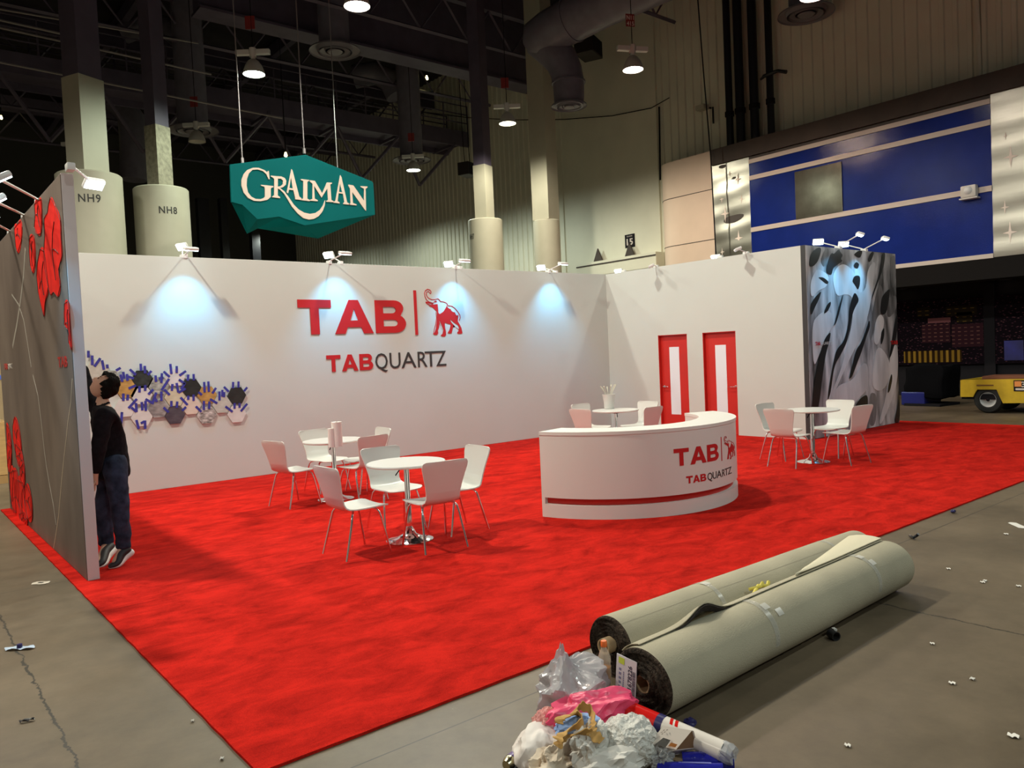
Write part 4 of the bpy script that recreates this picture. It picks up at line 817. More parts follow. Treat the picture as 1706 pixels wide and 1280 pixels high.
# ------------------------------------------------------------------ arm spotlights clipped to the wall tops
M_lightw = mat('spot_white_plastic', (.74, .74, .72), .35)
def arm_light(base, head, label, group, aim, watts=0., lit=True, ang=70, blend=.7):
    base, head, aim = Vector(base), Vector(head), Vector(aim); t = thing('arm_spotlight', label, 'spotlight', base, group=group); h = head-base
    MB().box((0, 0, .012), (.06, .11, .06), bev=.008).build('clamp', M_lightw, t, 40)
    MB().tube([(0, 0, .03), (h.x*.15, h.y*.15, .03+h.z*.15), h], .011, 8).build('arm', M_lightw, t, 60)
    hd = MB().box((0, 0, 0), (.12, .20, .045), bev=.016).build('lamp_head', M_lightw, t, 40, h)
    d = (aim-head).normalized(); q = (-d).to_track_quat('Z', 'X'); hd.rotation_euler = q.to_euler()
    if True: MB().box((0, 0, -.025), (.10, .18, .008)).build('lens', M_lit if lit else M_offlens, hd)
    if watts > 0: spot(head+d*.05, aim, watts, ang, blend)
    return t
nm = ('leftmost', 'second from the left', 'third from the left', 'rightmost')
BW = [((308, 427), (318, 414.5), (304, 427), (304, 411)), ((548, 437), (575, 421.5), (567, 438), (548, 425)), ((757, 446), (774, 434), (766, 447), (748, 440)), ((913, 453), (938, 439), (925, 453), (902, 446))]
for k, (b0, h0, b1, h1) in enumerate(BW):
    a = aty(*b0, YB+.04); h = aty(*h0, YB-.42); c = aty(*b1, YB+.05); g = aty(*h1, YB+.48)
    arm_light((a.x, YB+.04, H), h, 'white arm spotlight over the front of the long wall, %s of four' % nm[k], 'front spotlights on the long wall', (h.x, YB+.02, 1.75), 130, True, 84, .9)
    arm_light((c.x, YB+.05, H), g, 'lit arm spotlight leaning behind the long wall, %s of four' % nm[k], 'rear spotlights on the long wall', (g.x-1.2, YB-.2, 2.75), 0)
for k, (b0, h0, lab) in enumerate((((1039, 456), (1031, 452), 'lit arm spotlight on the right wall close to the inner corner'), ((1093, 447), (1085, 443), 'arm spotlight on the right wall in front of the loading door hood'), ((1200, 431), (1193, 429), 'lit arm spotlight on the right wall at the edge of the cream panels'), ((1243, 424), (1229, 415), 'arm spotlight on the right wall in front of the polished steel sheet'))):
    a = atx(*b0, XR+.04); h = atx(*h0, XR+(.40 if k in (0, 2) else -.30)); arm_light((XR+.04, a.y, H), h, lab, 'spotlights on the right wall', (h.x-1.5 if k in (0, 2) else XR, h.y-.3, 2.4), 0, k in (0, 2))
for k, (b0, h0, b1, h1) in enumerate((((1397, 413), (1433, 390), (1397, 413), (1363, 403)), ((1440, 417), (1475, 397), (1440, 417), (1405, 407)))):
    a = aty(*b0, YF+.04); h = aty(*h0, YF-.5); g = aty(*h1, YF+.55); s = ('left', 'right')[k]
    arm_light((a.x-.02, YF+.04, H), h, 'white arm spotlight reaching out over the brush stroke wall, %s one' % s, 'spotlights on the brush stroke wall', (h.x-.4, YF, 2.0), 80, True, 84, .9)
    arm_light((a.x+.03, YF+.05, H), g, 'lit arm spotlight leaning back behind the brush stroke wall, %s one' % s, 'spotlights on the brush stroke wall', (g.x-1.2, YF-.5, 2.6), 0)
for k, (b0, h0) in enumerate((((64, 329), (-4, 297)), ((41, 357), (-12, 334)), ((17, 382), (-22, 365)))):
    a = atx(*b0, XL+.04); h = atx(*h0, XL-.55); arm_light((XL+.04, a.y, H), h, 'arm spotlight reaching out left over the marble print, %s of three' % ('nearest', 'middle', 'farthest')[k], 'spotlights over the marble print', (XL, h.y+.15, 2.2), 25, True, 70, .8)
a = atx(119, 311, XL+.04); h = atx(156, 306, XL+.52); arm_light((XL+.04, a.y, H), h, 'lit arm spotlight leaning inward over the left wall, before column NH9', 'spotlight', (h.x+.4, h.y-1.2, 2.3), 0)

# ------------------------------------------------------------------ hexagon stone samples with blue tape
def stone(name, c1, c2, sc_, rough=.3): return mat('stone_'+name, c1, rough, col2=c2, vscale=sc_, detail=8, stretch=(1, 1, 2.2, (0, .8, 0)))
S_blk = stone('black', (.03, .032, .03), (.012, .012, .012), 6); S_vein = stone('black_veined', (.05, .055, .05), (.012, .014, .012), 9); S_gold = stone('gold', (.56, .33, .10), (.30, .17, .05), 9); S_wht = stone('white', (.66, .63, .60), (.54, .51, .48), 4); S_cream = stone('cream', (.62, .55, .40), (.46, .40, .26), 6)
S_str = stone('grey_stripe', (.50, .50, .44), (.16, .17, .15), 12); S_gry = stone('grey_streak', (.36, .33, .31), (.14, .12, .12), 9); S_pur = stone('violet_grey', (.10, .085, .10), (.045, .035, .05), 7); S_pink = stone('blush', (.66, .55, .46), (.56, .46, .37), 5); S_mul = stone('white_bold', (.66, .62, .58), (.10, .08, .07), 14); S_ggr = stone('pale_green_grey', (.52, .51, .45), (.43, .42, .37), 14)
HEX = [((236.7, 632.1), S_vein, 'black stone hexagon with pale veins, highest of the black ones'), ((210, 648), S_gold, 'golden brown stone hexagon beside the person\'s head'), ((235.5, 658.5), S_wht, 'white stone hexagon directly below the highest black hexagon'), ((235.5, 695.4), S_wht, 'white stone hexagon lowest on the left, tape on its bottom edge'),
 ((263.6, 642.6), S_str, 'grey white striped stone hexagon right of the highest black hexagon'), ((263.6, 681.3), S_gry, 'streaky dark grey stone hexagon left of the violet grey one'), ((290.9, 628.6), S_wht, 'white stone hexagon ringed by tape at the top middle of the cluster'), ((290.9, 662), S_cream, 'cream yellow stone hexagon above the violet grey one'), ((290.9, 691.9), S_pur, 'violet grey stone hexagon at the bottom middle of the cluster'),
 ((318, 646), S_blk, 'plain black stone hexagon right of the white one ringed by tape'), ((318, 676), S_pink, 'blush stone hexagon below the plain black hexagon'), ((344.5, 658.5), S_gold, 'golden stone hexagon on the right half of the cluster'), ((343.6, 691.9), S_mul, 'white stone hexagon with bold dark diagonal streaks'), ((369, 674), S_ggr, 'pale green grey stone hexagon next to the rightmost black one'),
 ((393.8, 659.3), S_blk, 'black stone hexagon at the far right end of the cluster'), ((393.8, 690), S_wht, 'white stone hexagon below the rightmost black hexagon'), ((208, 679.6), S_wht, 'white stone hexagon beside the person\'s shoulder'), ((161.6, 616), S_ggr, 'pale stone hexagon at the upper left partly hidden by the wall panel'), ((183, 633), S_str, 'striped stone hexagon mostly hidden behind the person\'s head')]
TILES = []
for (px, py), m, lab in HEX:
    c = aty(px, py, YB); t = thing('stone_hexagon', lab, 'stone sample', (c.x, YB, c.z), group='hexagon stone samples on the long wall'); r = .148
    P = [Vector((r*math.cos(PI/3*k), -.022, r*math.sin(PI/3*k))) for k in range(6)]
    MB().prism(P, (0, .020, 0)).build('stone_slab', m, t); TILES.append(t)
TAPES = "590,268,592,325;628,288,632,350;490,320,540,365;688,335,660,365;578,480,578,530;632,470,632,515;480,495,540,470;425,345,432,400;460,365,465,420;400,370,415,430;470,385,520,400;425,550,425,610;468,560,465,605;412,725,405,825;665,550,705,510;550,600,478,680;545,640,550,715;600,630,605,700;635,620,638,705;505,680,545,715;640,600,700,635;700,640,735,540;720,580,740,620;550,800,570,875;630,805,632,875;596,825,618,812;730,378,735,430;790,358,785,440;765,405,800,395;785,530,785,610;870,270,880,355;930,290,930,345;810,340,860,385;1015,335,960,372;855,410,790,510;955,415,1005,450;890,460,885,515;930,450,945,530;1010,500,950,535;815,510,860,555;970,585,1030,650;880,620,880,665;935,625,930,675;1015,675,985,705;810,680,850,720;1040,370,1035,420;1090,365,1092,415;1005,450,975,500;1040,570,1040,600;1090,560,1090,610;1140,535,1165,555;1190,440,1195,530;1230,435,1235,525;1300,495,1270,540;1250,600,1310,635;1187,620,1187,695;1240,625,1237,685;1115,670,1160,715;1335,530,1335,605;1362,515,1362,570;1380,535,1378,575;1465,440,1463,490;1515,435,1515,485;1380,485,1420,525;1595,490,1570,520;1478,640,1478,685;1525,640,1525,675;1395,670,1455,715;1595,645,1540,710;95,145,95,200;130,190,132,270;205,215,155,285;225,235,240,315;272,275,275,300;395,305,360,325"
for k, s in enumerate(TAPES.split(';')):
    x0, y0, x1, y1 = map(float, s.split(',')); a, c = aty(130+x0/5.687, 560+y0/5.687, YB), aty(130+x1/5.687, 560+y1/5.687, YB); mid = (a+c)/2
    t = min(TILES, key=lambda q: (q.location-mid).length); d = (c-a).normalized(); n = Vector((-d.z, 0, d.x))*.0175; o = Vector((0, -.0235-.0004*(k % 4), 0)); e = [a-d*.008-n, c+d*.008-n, c+d*.008+n, a-d*.008+n]
    MB().prism([p-t.location+o for p in e], (0, -.0012, 0)).build('tape_strip', M_tape, t)

# ------------------------------------------------------------------ person on tiptoe behind the left panel
PD = 7.16
def J(px, py, dd=0.): return CP + ray(px, py)*(PD+dd)
def skin(name, chains, m, sub=2, root=0):
    bm_v, bm_e, rad, idx = [], [], [], {}
    for ch in chains:
        prev = None
        for (p, r) in ch:
            key = tuple(round(x, 4) for x in p)
            if key not in idx: idx[key] = len(bm_v); bm_v.append(Vector(p)); rad.append(r)
            i = idx[key]
            if prev is not None and prev != i: bm_e.append((prev, i))
            prev = i
    me = bpy.data.meshes.new(name); me.from_pydata(bm_v, bm_e, []); o = bpy.data.objects.new(name, me); COL.objects.link(o)
    sm = o.modifiers.new('s', 'SKIN'); sm.use_smooth_shade = True
    for i, v in enumerate(me.skin_vertices[0].data): v.radius = rad[i] if isinstance(rad[i], tuple) else (rad[i], rad[i]); v.use_root = (i == root)
    sb = o.modifiers.new('b', 'SUBSURF'); sb.levels = sub; sb.render_levels = sub
    dg = bpy.context.evaluated_depsgraph_get(); dg.update(); out = bpy.data.meshes.new_from_object(o.evaluated_get(dg)); bpy.data.objects.remove(o); out.name = name; out.materials.clear(); out.materials.append(m); smooth_me(out, 180); return out
M_skin = mat('skin', (.50, .29, .20), .5, var=.06, vscale=12); M_sweat = mat('black_jersey', (.009, .008, .010), .95, spec=.1, var=.3, vscale=25, bump=.3, bscale=18); M_jean = mat('dark_denim', (.026, .032, .055), .9, var=.6, vscale=9, spec=.1, bump=.35, bscale=16); M_hair = mat('black_hair', (.007, .006, .005), .8, spec=.06, bump=.8, bscale=55, stretch=(1, 1, .4)); M_shoe = mat('shoe_black', (.014, .013, .014), .6); M_sole = mat('shoe_sole_white', (.70, .66, .62), .5)
pel, sp1, che, nek, hdb = J(188, 772), J(184, 733), J(174, 696), J(170, 671), J(172, 655)
shL, elL, wrL, haL = J(173, 690, -.19), J(164, 752, -.22), J(159, 792, -.20), J(158, 800, -.20)
shR, elR, wrR = J(167, 690, .17), J(148, 660, .24), J(137, 608, .30)
hpL, knL, anL = J(193, 780, -.09), J(200, 848, -.10), J(206, 910, -.06)
hpR, knR, anR = J(183, 780, .09), J(173, 848, .10), J(177, 905, .14)
toL, toR = atz(189, 941, .045), atz(164, 940, .045)
fingers = []
palm = haL.lerp(J(157, 812, -.20), .8)
hd_dir = (palm-haL).normalized(); side = CF.copy()
body_ch = [[(pel, .085), (sp1, .09), (che, .10), (nek, .055), (hdb, .05)], [(che, .10), (shL, .05), (elL, .038), (wrL, .026), (haL, (.030, .018)), (palm, (.034, .016))], [(che, .10), (shR, .05), (elR, .038), (wrR, .026), (wrR+Vector((-.005, 0, .07)), (.034, .018))],
    [(pel, .085), (hpL, .075), (knL, .05), (anL, .036), (toL, .03)], [(pel, .085), (hpR, .075), (knR, .05), (anR, .036), (toR, .03)]]
body = skin('person', body_ch, M_skin)
bm = bmesh.new(); bm.from_mesh(body)
def add_mesh(me): bm.from_mesh(me); bpy.data.meshes.remove(me)
for base, up, toward in ((palm, hd_dir, Vector((-1, 0, 0))), (wrR+Vector((-.005, 0, .07)), Vector((-.25, 0, 1)).normalized(), Vector((-1, 0, 0)))):
    ax = Vector((0, 1, 0))
    for k, (off, ln) in enumerate(((-.027, .070), (-.009, .078), (.009, .073), (.026, .058))):
        a = base+ax*off; add_mesh(skin('f', [[(a-up*.01, .0095), (a+up*ln*.45, .009), (a+up*ln*.75+toward*.014, .008), (a+up*ln*.88+toward*.034, .0068)]], M_skin, 1))
    a = base-up*.045-ax*.03; add_mesh(skin('f', [[(a, .011), (a-ax*.018+up*.02+toward*.012, .010), (a-ax*.02+up*.048+toward*.026, .008)]], M_skin, 1))
# head tipped back, looking up at the panel top
tilt = math.radians(56); fw = Vector((-math.cos(tilt), .18, math.sin(tilt))).normalized(); upv = Vector((math.sin(tilt), -.1, math.cos(tilt))); upv = (upv-fw*upv.dot(fw)).normalized(); sx_ = fw.cross(upv).normalized()
hc = J(173, 644)
HM = Matrix(((sx_.x, fw.x, upv.x, hc.x), (sx_.y, fw.y, upv.y, hc.y), (sx_.z, fw.z, upv.z, hc.z), (0, 0, 0, 1)))
def head_pt(u, v, grow=0.):
    th, ph = u*2*PI, -PI/2+v*PI; x, y, z = math.cos(ph)*math.sin(th), math.cos(ph)*math.cos(th), math.sin(ph)
    jaw = 1-.30*max(0, -z)**1.3; p = Vector((x*.076*jaw, y*.095*(1-.10*max(0, -z)), z*.118))
    if y > 0: p.y += .020*math.exp(-((x/.16)**2))*math.exp(-(((z+.12)/.16)**2)) + .012*math.exp(-((x/.35)**2))*math.exp(-(((z+.78)/.16)**2)) - .008*math.exp(-(((abs(x)-.42)/.16)**2))*math.exp(-(((z-.10)/.13)**2)) + .006*math.exp(-((x/.25)**2))*math.exp(-(((z+.47)/.08)**2))
    n = Vector((x, y, z)); return p+n*grow
hb = MB(); hb.grid(lambda u, v: HM @ head_pt(u, v), 40, 28, True); bmesh.ops.remove_doubles(hb.bm, verts=hb.bm.verts[:], dist=1e-4); hm = hb.mesh('h', M_skin); smooth_me(hm, 180); add_mesh(hm)
eb = MB()
for s in (-1, 1):
    eb.lathe([(0, -.012), (.016, -.008), (.022, .0), (.017, .008), (0, .006)], n=12, mtx=HM @ Matrix.Translation((s*.074, -.008, -.01)) @ Matrix.Rotation(PI/2*s, 4, 'Y') @ Matrix.Scale(1.5, 4, (1, 0, 0)))
add_mesh(eb.mesh('ears', M_skin))
bm.to_mesh(body); bm.free(); smooth_me(body, 180)
PO = Vector((1.62, 7.8, 0))
def at_person(me): return warp(me, lambda p: p-PO)
po = tag(link('person', at_person(body), None, PO), 'person in black sweater and dark jeans on tiptoe behind the left panel, head tipped back', 'person')
b = MB(); b.grid(lambda u, v: HM @ head_pt(u, v, .026+.012*noise.noise(Vector((u*9, v*9, 3)))), 40, 28, True)
inv = HM.inverted()
kill = [v for v in b.bm.verts if (lambda q: (q.y > .045 and q.z < .062) or (q.z < -.02 and q.y > .015) or q.z < -.085 or (q.z < -.05 and q.y > -.03))(inv @ v.co)]
bmesh.ops.delete(b.bm, geom=kill, context='VERTS'); bmesh.ops.remove_doubles(b.bm, verts=b.bm.verts[:], dist=1e-4)
hm = b.mesh('hair', M_hair); warp(hm, lambda p: p + Vector((noise.noise(p*40), noise.noise(p*40+Vector((9, 0, 0))), noise.noise(p*40+Vector((0, 9, 0)))))*.008); smooth_me(hm, 180); link('hair', at_person(hm), po)
b = MB()
for s in (-1, 1):
    b.lathe([(0, .004), (.009, .002), (.010, 0), (0, 0)], n=12, mtx=HM @ Matrix.Translation((s*.031, .086, .012)) @ Matrix.Rotation(-PI/2, 4, 'X'))
    b.tube([HM @ Vector((s*.015, .092, .034)), HM @ Vector((s*.045, .084, .034))], .0035, 5)
b.tube([HM @ Vector((-.022, .093, -.058)), HM @ Vector((0, .099, -.056)), HM @ Vector((.022, .093, -.058))], .003, 5)
link('eyes_and_brows', at_person(b.mesh('eyes', M_hair)), po)
sw = skin('sweater', [[(pel+Vector((0, 0, -.17)), (.150, .128)), (pel+Vector((0, 0, -.06)), (.152, .130)), (pel+Vector((0, 0, .03)), (.150, .128)), (sp1, (.145, .125)), (che, (.165, .132)), (nek-Vector((0, 0, .03)), .075), (nek+Vector((.0, 0, .025)), .066)], [(che, (.165, .132)), (shL, .085), (elL, .066), (wrL, .046)], [(che, (.165, .132)), (shR, .085), (elR, .066), (wrR, .046)]], M_sweat)
warp(sw, lambda p: p+Vector((noise.noise(p*14), noise.noise(p*14+Vector((5, 0, 0))), 0))*.012); link('sweater', at_person(sw), po)
jn = skin('jeans', [[(pel+Vector((0, 0, .12)), (.12, .105)), (pel, (.135, .118))], [(pel, (.135, .118)), (hpL, .112), (knL, .084), (anL, .070), (anL.lerp(knL, -.08), .066)], [(pel, (.135, .118)), (hpR, .112), (knR, .084), (anR, .070), (anR.lerp(knR, -.08), .066)]], M_jean, root=1)
warp(jn, lambda p: p+Vector((noise.noise(p*16), noise.noise(p*16+Vector((5, 0, 0))), 0))*.012); link('jeans', at_person(jn), po)
for an, to in ((anL, toL), (anR, toR)):
    v = to-an; hl = an+Vector((.055, -.01, -.02)); ball = to+Vector((.03, 0, .0)); tip = Vector((to.x-.045, to.y+.01, .032))
    s = link('shoe', at_person(skin('shoe', [[(hl, .042), (an.lerp(ball, .45), .046), (ball, (.046, .036)), (tip, (.036, .022))]], M_shoe)), po)
    n_ = Vector((.020, 0, -.024)); link('sole', at_person(skin('sole', [[(hl+n_*1.3, .036), (an.lerp(ball, .5)+n_*1.4, .034), (ball+Vector((.012, 0, -.016)), (.040, .022)), (tip+Vector((.0, 0, -.008)), (.034, .012))]], M_sole)), s)

# ------------------------------------------------------------------ two big carpet rolls
M_back = mat('carpet_backing', (.40, .36, .262), .92, var=.10, vscale=2.2, bump=.25, bscale=160); M_pile = mat('dark_pile_end', (.022, .014, .010), 1, col2=(.15, .11, .08), vscale=70, bump=1., bscale=120); M_card = mat('cardboard_tube', (.36, .25, .14), .8); M_under = mat('dark_carpet_pile', (.03, .022, .02), 1, var=.5, vscale=60)
M_cling = mat('clear_tape', (.62, .62, .58), .25, alpha=.35, spec=.8)
def roll(P0, P1, R, label, core_out, seed, core=(0, 0)):
    ax = (P1-P0); L = ax.length; t = thing('carpet_roll', label, 'carpet roll', (P0.x, P0.y, 0), math.atan2(ax.y, ax.x), group='rolled-up carpets')
    def rad(a, s): return R*(1+.012*math.sin(2*a+seed)+.010*math.sin(3*a+s*2.1+seed)+.006*math.sin(s*5+seed)) * (1 - .05*max(0, -math.sin(a))**4)
    def pt(s, a, r=1., dx=0.): return Vector((s*L+dx, -math.cos(a)*rad(a, s*L)*r, R*.985+math.sin(a)*rad(a, s*L)*r))
    MB().grid(lambda u, v: pt(v, -u*2*PI), 56, 30, True).build('backing_surface', M_back, t, 180)
    for e, nm_ in ((0, 0), (1, 1)):
        b = MB(); nr = 26; rr = .25
        b.grid(lambda u, v: pt(e, -u*2*PI, rr+(1-rr)*v, (.010*math.sin(v*nr*2*PI+u*2*PI)-.004+.012*noise.noise(Vector((u*6, v*9, seed))))*(1-v**12)), 72, 104, True); b.build('pile_end', M_pile, t, 180)
    b = MB(); r0 = R*.26; ce = pt(0, 0, 0)+Vector((0, core[0], core[1])); b.grid(lambda u, v: ce+Vector((-core_out+v*(.35+core_out), r0*math.cos(u*2*PI), r0*math.sin(u*2*PI))), 28, 2, True).solid(.008); b.build('cardboard_core', M_card, t, 40)
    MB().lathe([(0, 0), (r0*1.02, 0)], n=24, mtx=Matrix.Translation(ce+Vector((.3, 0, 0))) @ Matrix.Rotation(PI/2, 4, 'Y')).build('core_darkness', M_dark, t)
    return t, pt, L
RF, RB = .172, .165
F0, F1 = atz(1071, 1139, RF), atz(1480, 941, RF); F1.y = F0.y + (F1.y-F0.y)
t, pt, L = roll(F0, F1, RF, 'nearer beige-backed carpet roll with a white paper label on its end', .004, 1.3)
# loose lap along the top, dark pile showing at its edge
def lap(v, u):
    s = v; bulge = .070*math.exp(-((s-.205)/.05)**2); a0 = math.radians(100); a = a0+u*math.radians(44); lift = .006+.010*u+bulge*(1-u)**1.0; return pt(s, a, 1.)+Vector((0, math.sin(a-PI/2)*lift*0, lift))
b = MB(); b.grid(lambda u, v: lap(u*.985+.008, v), 70, 8).solid(-.004); b.build('loose_lap', M_back, t, 60)
b = MB(); b.grid(lambda u, v: lap(u*.985+.008, -.02+v*.16)-Vector((0, 0, .006+.022*v)), 70, 2).solid(.006); b.build('lap_pile_edge', M_under, t, 60)
b = MB(); b.grid(lambda u, v: pt(.56+.435*u, math.radians(104), 1.0)+Vector((0, (.03+.20*u)*v*min(1, u*6+.15), .022+.016*math.sin(v*3)-.02*v)), 24, 4).solid(.006); b.build('loose_flap', mat('backing_pale', (.66, .60, .44), .9, bump=.2, bscale=120), t, 60)
for s in (.335, .80):
    MB().grid(lambda u, v: pt(s+.016*v, math.radians(-60+u*200), 1.006)+Vector((0, 0, .004)), 30, 1).build('tape_band', M_cling, t, 60)
for s, a0 in ((.345, 55), (.37, 35), (.80, 70), (.81, 45)): MB().grid(lambda u, v: pt(s+.02*v, math.radians(a0+u*14), 1.012)+Vector((0, 0, .004)), 6, 1).build('tape_patch', mat('white_tape_shine', (.72, .70, .64), .3, alpha=.75), t, 60)
# paper label on the end face
lb = MB().box((0, 0, 0), (.004, .125, .225), bev=0).build('paper_label', mat('label_paper', (.66, .62, .66), .6), t); lb.location = pt(0, 0, 0)+Vector((-.02, .088, .0)); lb.rotation_euler = (math.radians(6), 0, 0)
M_prt = mat('label_print', (.06, .055, .09), .6)
me = text_mesh('n', '71678226', .001, M_prt, .02); fit(me, 0, 1, 0, 1); warp(me, lambda p: Vector((-.0026-p.z, -.037+.025*p.y, -.06+.14*p.x))); link('number_print', fix(me), lb)
b = MB(); random.seed(4); z = -.085
while z < .06: wd = random.choice((.0015, .003, .0045)); b.b2((-.0030, -.058, z), (-.0022, -.040, z+wd)); z += wd+.0025
b.build('barcode', M_prt, lb)
b = MB()
for k in range(7): b.b2((-.0030, .030, -.095+.022*k), (-.0022, .044, -.083+.022*k))
for k in range(9): b.b2((-.0030, .012, -.05+.010*k), (-.0022, .018, -.043+.010*k))
b.build('small_print', mat('label_print_pale', (.22, .22, .34), .6), lb); MB().b2((-.0034, .012, .072), (-.0022, .048, .103)).build('green_sticker', mat('lime_sticker', (.55, .65, .06), .5), lb)
B0, B1 = atz(1018, 1077, RB), atz(1428, 921, RB)
t, pt, L = roll(B0, B1, RB, 'farther carpet roll lying along the red carpet edge, cardboard core poking out', .07, 4.1, (-.01, .02))
for s in (.30, .82): MB().grid(lambda u, v: pt(s+.014*v, math.radians(-30+u*190), 1.005)+Vector((0, 0, .003)), 30, 1).build('tape_band', M_cling, t, 60)
MB().grid(lambda u, v: pt(.30+.02*v, math.radians(80+u*16), 1.012)+Vector((0, 0, .003)), 6, 1).build('tape_patch', mat('white_tape_shine'), t, 60)
b = MB()
for a0 in (20, 60, 110, 150): b.grid(lambda u, v: pt(u*.985, math.radians(a0+v*1.0), 1.003), 20, 1)
bm_ = b.build('seam_line', mat('backing_seam', (.30, .27, .20), .9), t)
P = atz(1268, 979, .29); b = MB(); b.tube([P+Vector((x, y, z)) for x, y, z in ((-.12, -.03, -.005), (-.05, 0, 0), (0, .02, .006), (.05, -.01, .0), (.11, .02, .004))], .012, 6); b.tube([P+Vector((x, y, z)) for x, y, z in ((-.08, .03, .0), (-.02, -.01, .012), (.06, .03, .01))], .010, 6)
tag(b.build('yellow_strap', mat('yellow_strap', (.62, .52, .08), .6), None, 60), 'small knot of yellow strap lying in the groove between the carpet rolls', 'strap')
# ------------------------------------------------------------------ heap of packing waste
def crumple(name, label, cat, px, py, zc, size, m, seed, amp=.22, sub=5, freq=2.2, rz=0., sharp=1., pinch=None, parent=None, smooth=25):
    P = atz(px, py, zc); bm = bmesh.new(); bmesh.ops.create_icosphere(bm, subdivisions=sub, radius=1)
    S = Vector((seed*7.31, seed*3.17, seed*1.93)); R = Matrix.Rotation(rz, 3, 'Z')
    for v in bm.verts:
        n = v.co.normalized()
        a = noise.cell_vector(n*0+S) if False else None
        rg = lambda f: 1-2.6*abs(noise.noise(n*f+S+Vector((f, -f, f*.5))))
        k = 1 + amp*(.62*sharp*rg(freq*.55)+.34*sharp*rg(freq*1.15)+.10*rg(freq*2.4)-.2)
        p = Vector((n.x*size[0], n.y*size[1], n.z*size[2]))*k
        if pinch: f = max(0, n.z-pinch[0])/(1-pinch[0]); p = Vector((p.x*(1-.72*f)+pinch[1]*f, p.y*(1-.72*f)+pinch[2]*f, p.z*(1+pinch[3]*f)))
        p = R @ p
        if p.z+P.z < .006: p.z = .006-P.z + (p.z+P.z)*.02
        v.co = p
    me = bpy.data.meshes.new(name); bm.to_mesh(me); bm.free(); me.materials.append(m); smooth_me(me, smooth)
    o = link(name, me, parent, P if parent is None else None)
    if label: tag(o, label, cat)
    return o
def film(name, col, alpha, rough=.22): return mat(name, col, rough, alpha=alpha, spec=.8, bump=.35, bscale=9)
M_clear = film('grey_clear_film', (.52, .50, .53), .66); M_bub = mat('bubble_wrap', (.80, .79, .74), .22, alpha=.82, spec=.8, bump=.8, bscale=75); M_bubp = mat('pink_bubble_wrap', (.95, .42, .38), .25, alpha=.9, spec=.7, bump=.8, bscale=75); M_pinkbag = mat('pink_plastic', (.78, .07, .17), .38, var=.1, vscale=5)
M_foam = mat('white_foam_sheet', (.72, .66, .62), .6, var=.05, vscale=4); M_tan = mat('tan_cloth', (.52, .30, .09), .85, var=.15, vscale=12); M_lblue = mat('light_blue_cloth', (.22, .33, .58), .8, var=.2, vscale=14); M_tissue = mat('white_tissue', (.70, .67, .62), .8); M_beige = mat('beige_paper', (.64, .54, .42), .8)
bag = crumple('clear_plastic_bag', 'large crumpled clear grey plastic bag with twisted top, rearmost in the waste heap', 'plastic bag', 956, 1152, .135, (.21, .13, .15), M_clear, 1.0, .30, 5, 2.2, .4, 1.3, (.55, -.04, .04, .30))
crumple('pink_plastic_bag', 'bright pink crumpled plastic bag in front of the clear bag', 'plastic bag', 985, 1186, .14, (.175, .085, .085), M_pinkbag, 2.2, .34, 5, 1.7, -.35, 1.4)
crumple('pink_bubble_wrap', 'wad of pinkish bubble wrap at the left of the waste heap', 'bubble wrap', 912, 1212, .09, (.075, .06, .075), M_bubp, 3.1, .3, 5, 4)
crumple('foam_sheet', 'crumpled white foam sheet at the left of the waste heap below the pink bubble wrap', 'packing foam', 900, 1248, .06, (.14, .10, .085), M_foam, 4.4, .28, 5, 1.3, .6, 1.0)
crumple('bubble_wrap_bundle', 'bulging bundle of clear bubble wrap right of the white tissue', 'bubble wrap', 1048, 1236, .10, (.125, .12, .105), M_bub, 5.3, .16, 6, 3.6, .2, .8)
crumple('beige_packing_paper', 'crumpled beige packing paper at the bottom frame edge left of the tissue', 'packing paper', 925, 1272, .05, (.12, .07, .07), M_beige, 6.7, .4, 5, 2.2, .3, 1.4)
crumple('white_tissue', 'twisted white tissue below the tan cloth', 'tissue', 985, 1248, .12, (.075, .05, .08), M_tissue, 7.9, .55, 5, 3.0, .3, 1.5)
crumple('white_paper_scrap', 'white folded paper scrap at the bottom frame edge right of the tissue', 'paper', 1018, 1276, .08, (.10, .05, .05), M_tissue, 8.6, .5, 4, 1.5, -.4, 1.5)
crumple('light_blue_cloth', 'light blue cloth showing under the tan cloth strips', 'cloth', 962, 1208, .19, (.085, .05, .035), M_lblue, 9.2, .4, 4, 2.5, -.3)
crumple('blue_glove', 'bit of blue glove below the white tissue at the bottom frame edge', 'glove', 972, 1276, .05, (.05, .04, .04), M_lblue, 9.9, .5, 4, 2.5)
# tan cloth: looping strips
def strip(pts, wd, m, name='strip', par=None, tilt=0.):
    P = []; n = len(pts)
    for i in range(n-1):
        p0, p1, p2, p3 = pts[max(0, i-1)], pts[i], pts[i+1], pts[min(n-1, i+2)]
        for k in range(8): s = k/8; P.append(.5*((2*p1)+(p2-p0)*s+(2*p0-5*p1+4*p2-p3)*s*s+(3*p1-p0-3*p2+p3)*s**3))
    P.append(pts[-1]); b = MB(); prev = None
    for i, p in enumerate(P):
        d = (P[min(i+1, len(P)-1)]-P[max(i-1, 0)]).normalized(); w_ = (d.cross(Vector((-.35, -.55, .75))).normalized()*math.cos(tilt+i*.05)+Vector((0, 0, 1))*math.sin(tilt+i*.05)).normalized()*wd*(.5+.12*math.sin(i*.9))
        a = (b.bm.verts.new(p-w_), b.bm.verts.new(p+Vector((0, 0, .004*math.sin(i)))), b.bm.verts.new(p+w_))
        if prev: b.bm.faces.new((prev[0], a[0], a[1], prev[1])); b.bm.faces.new((prev[1], a[1], a[2], prev[2]))
        prev = a
    b.solid(.004); return b.mesh(name, m, 60)
def zt7(x, y, z): return atz(840+x/5.817, 1060+y/5.817, z)
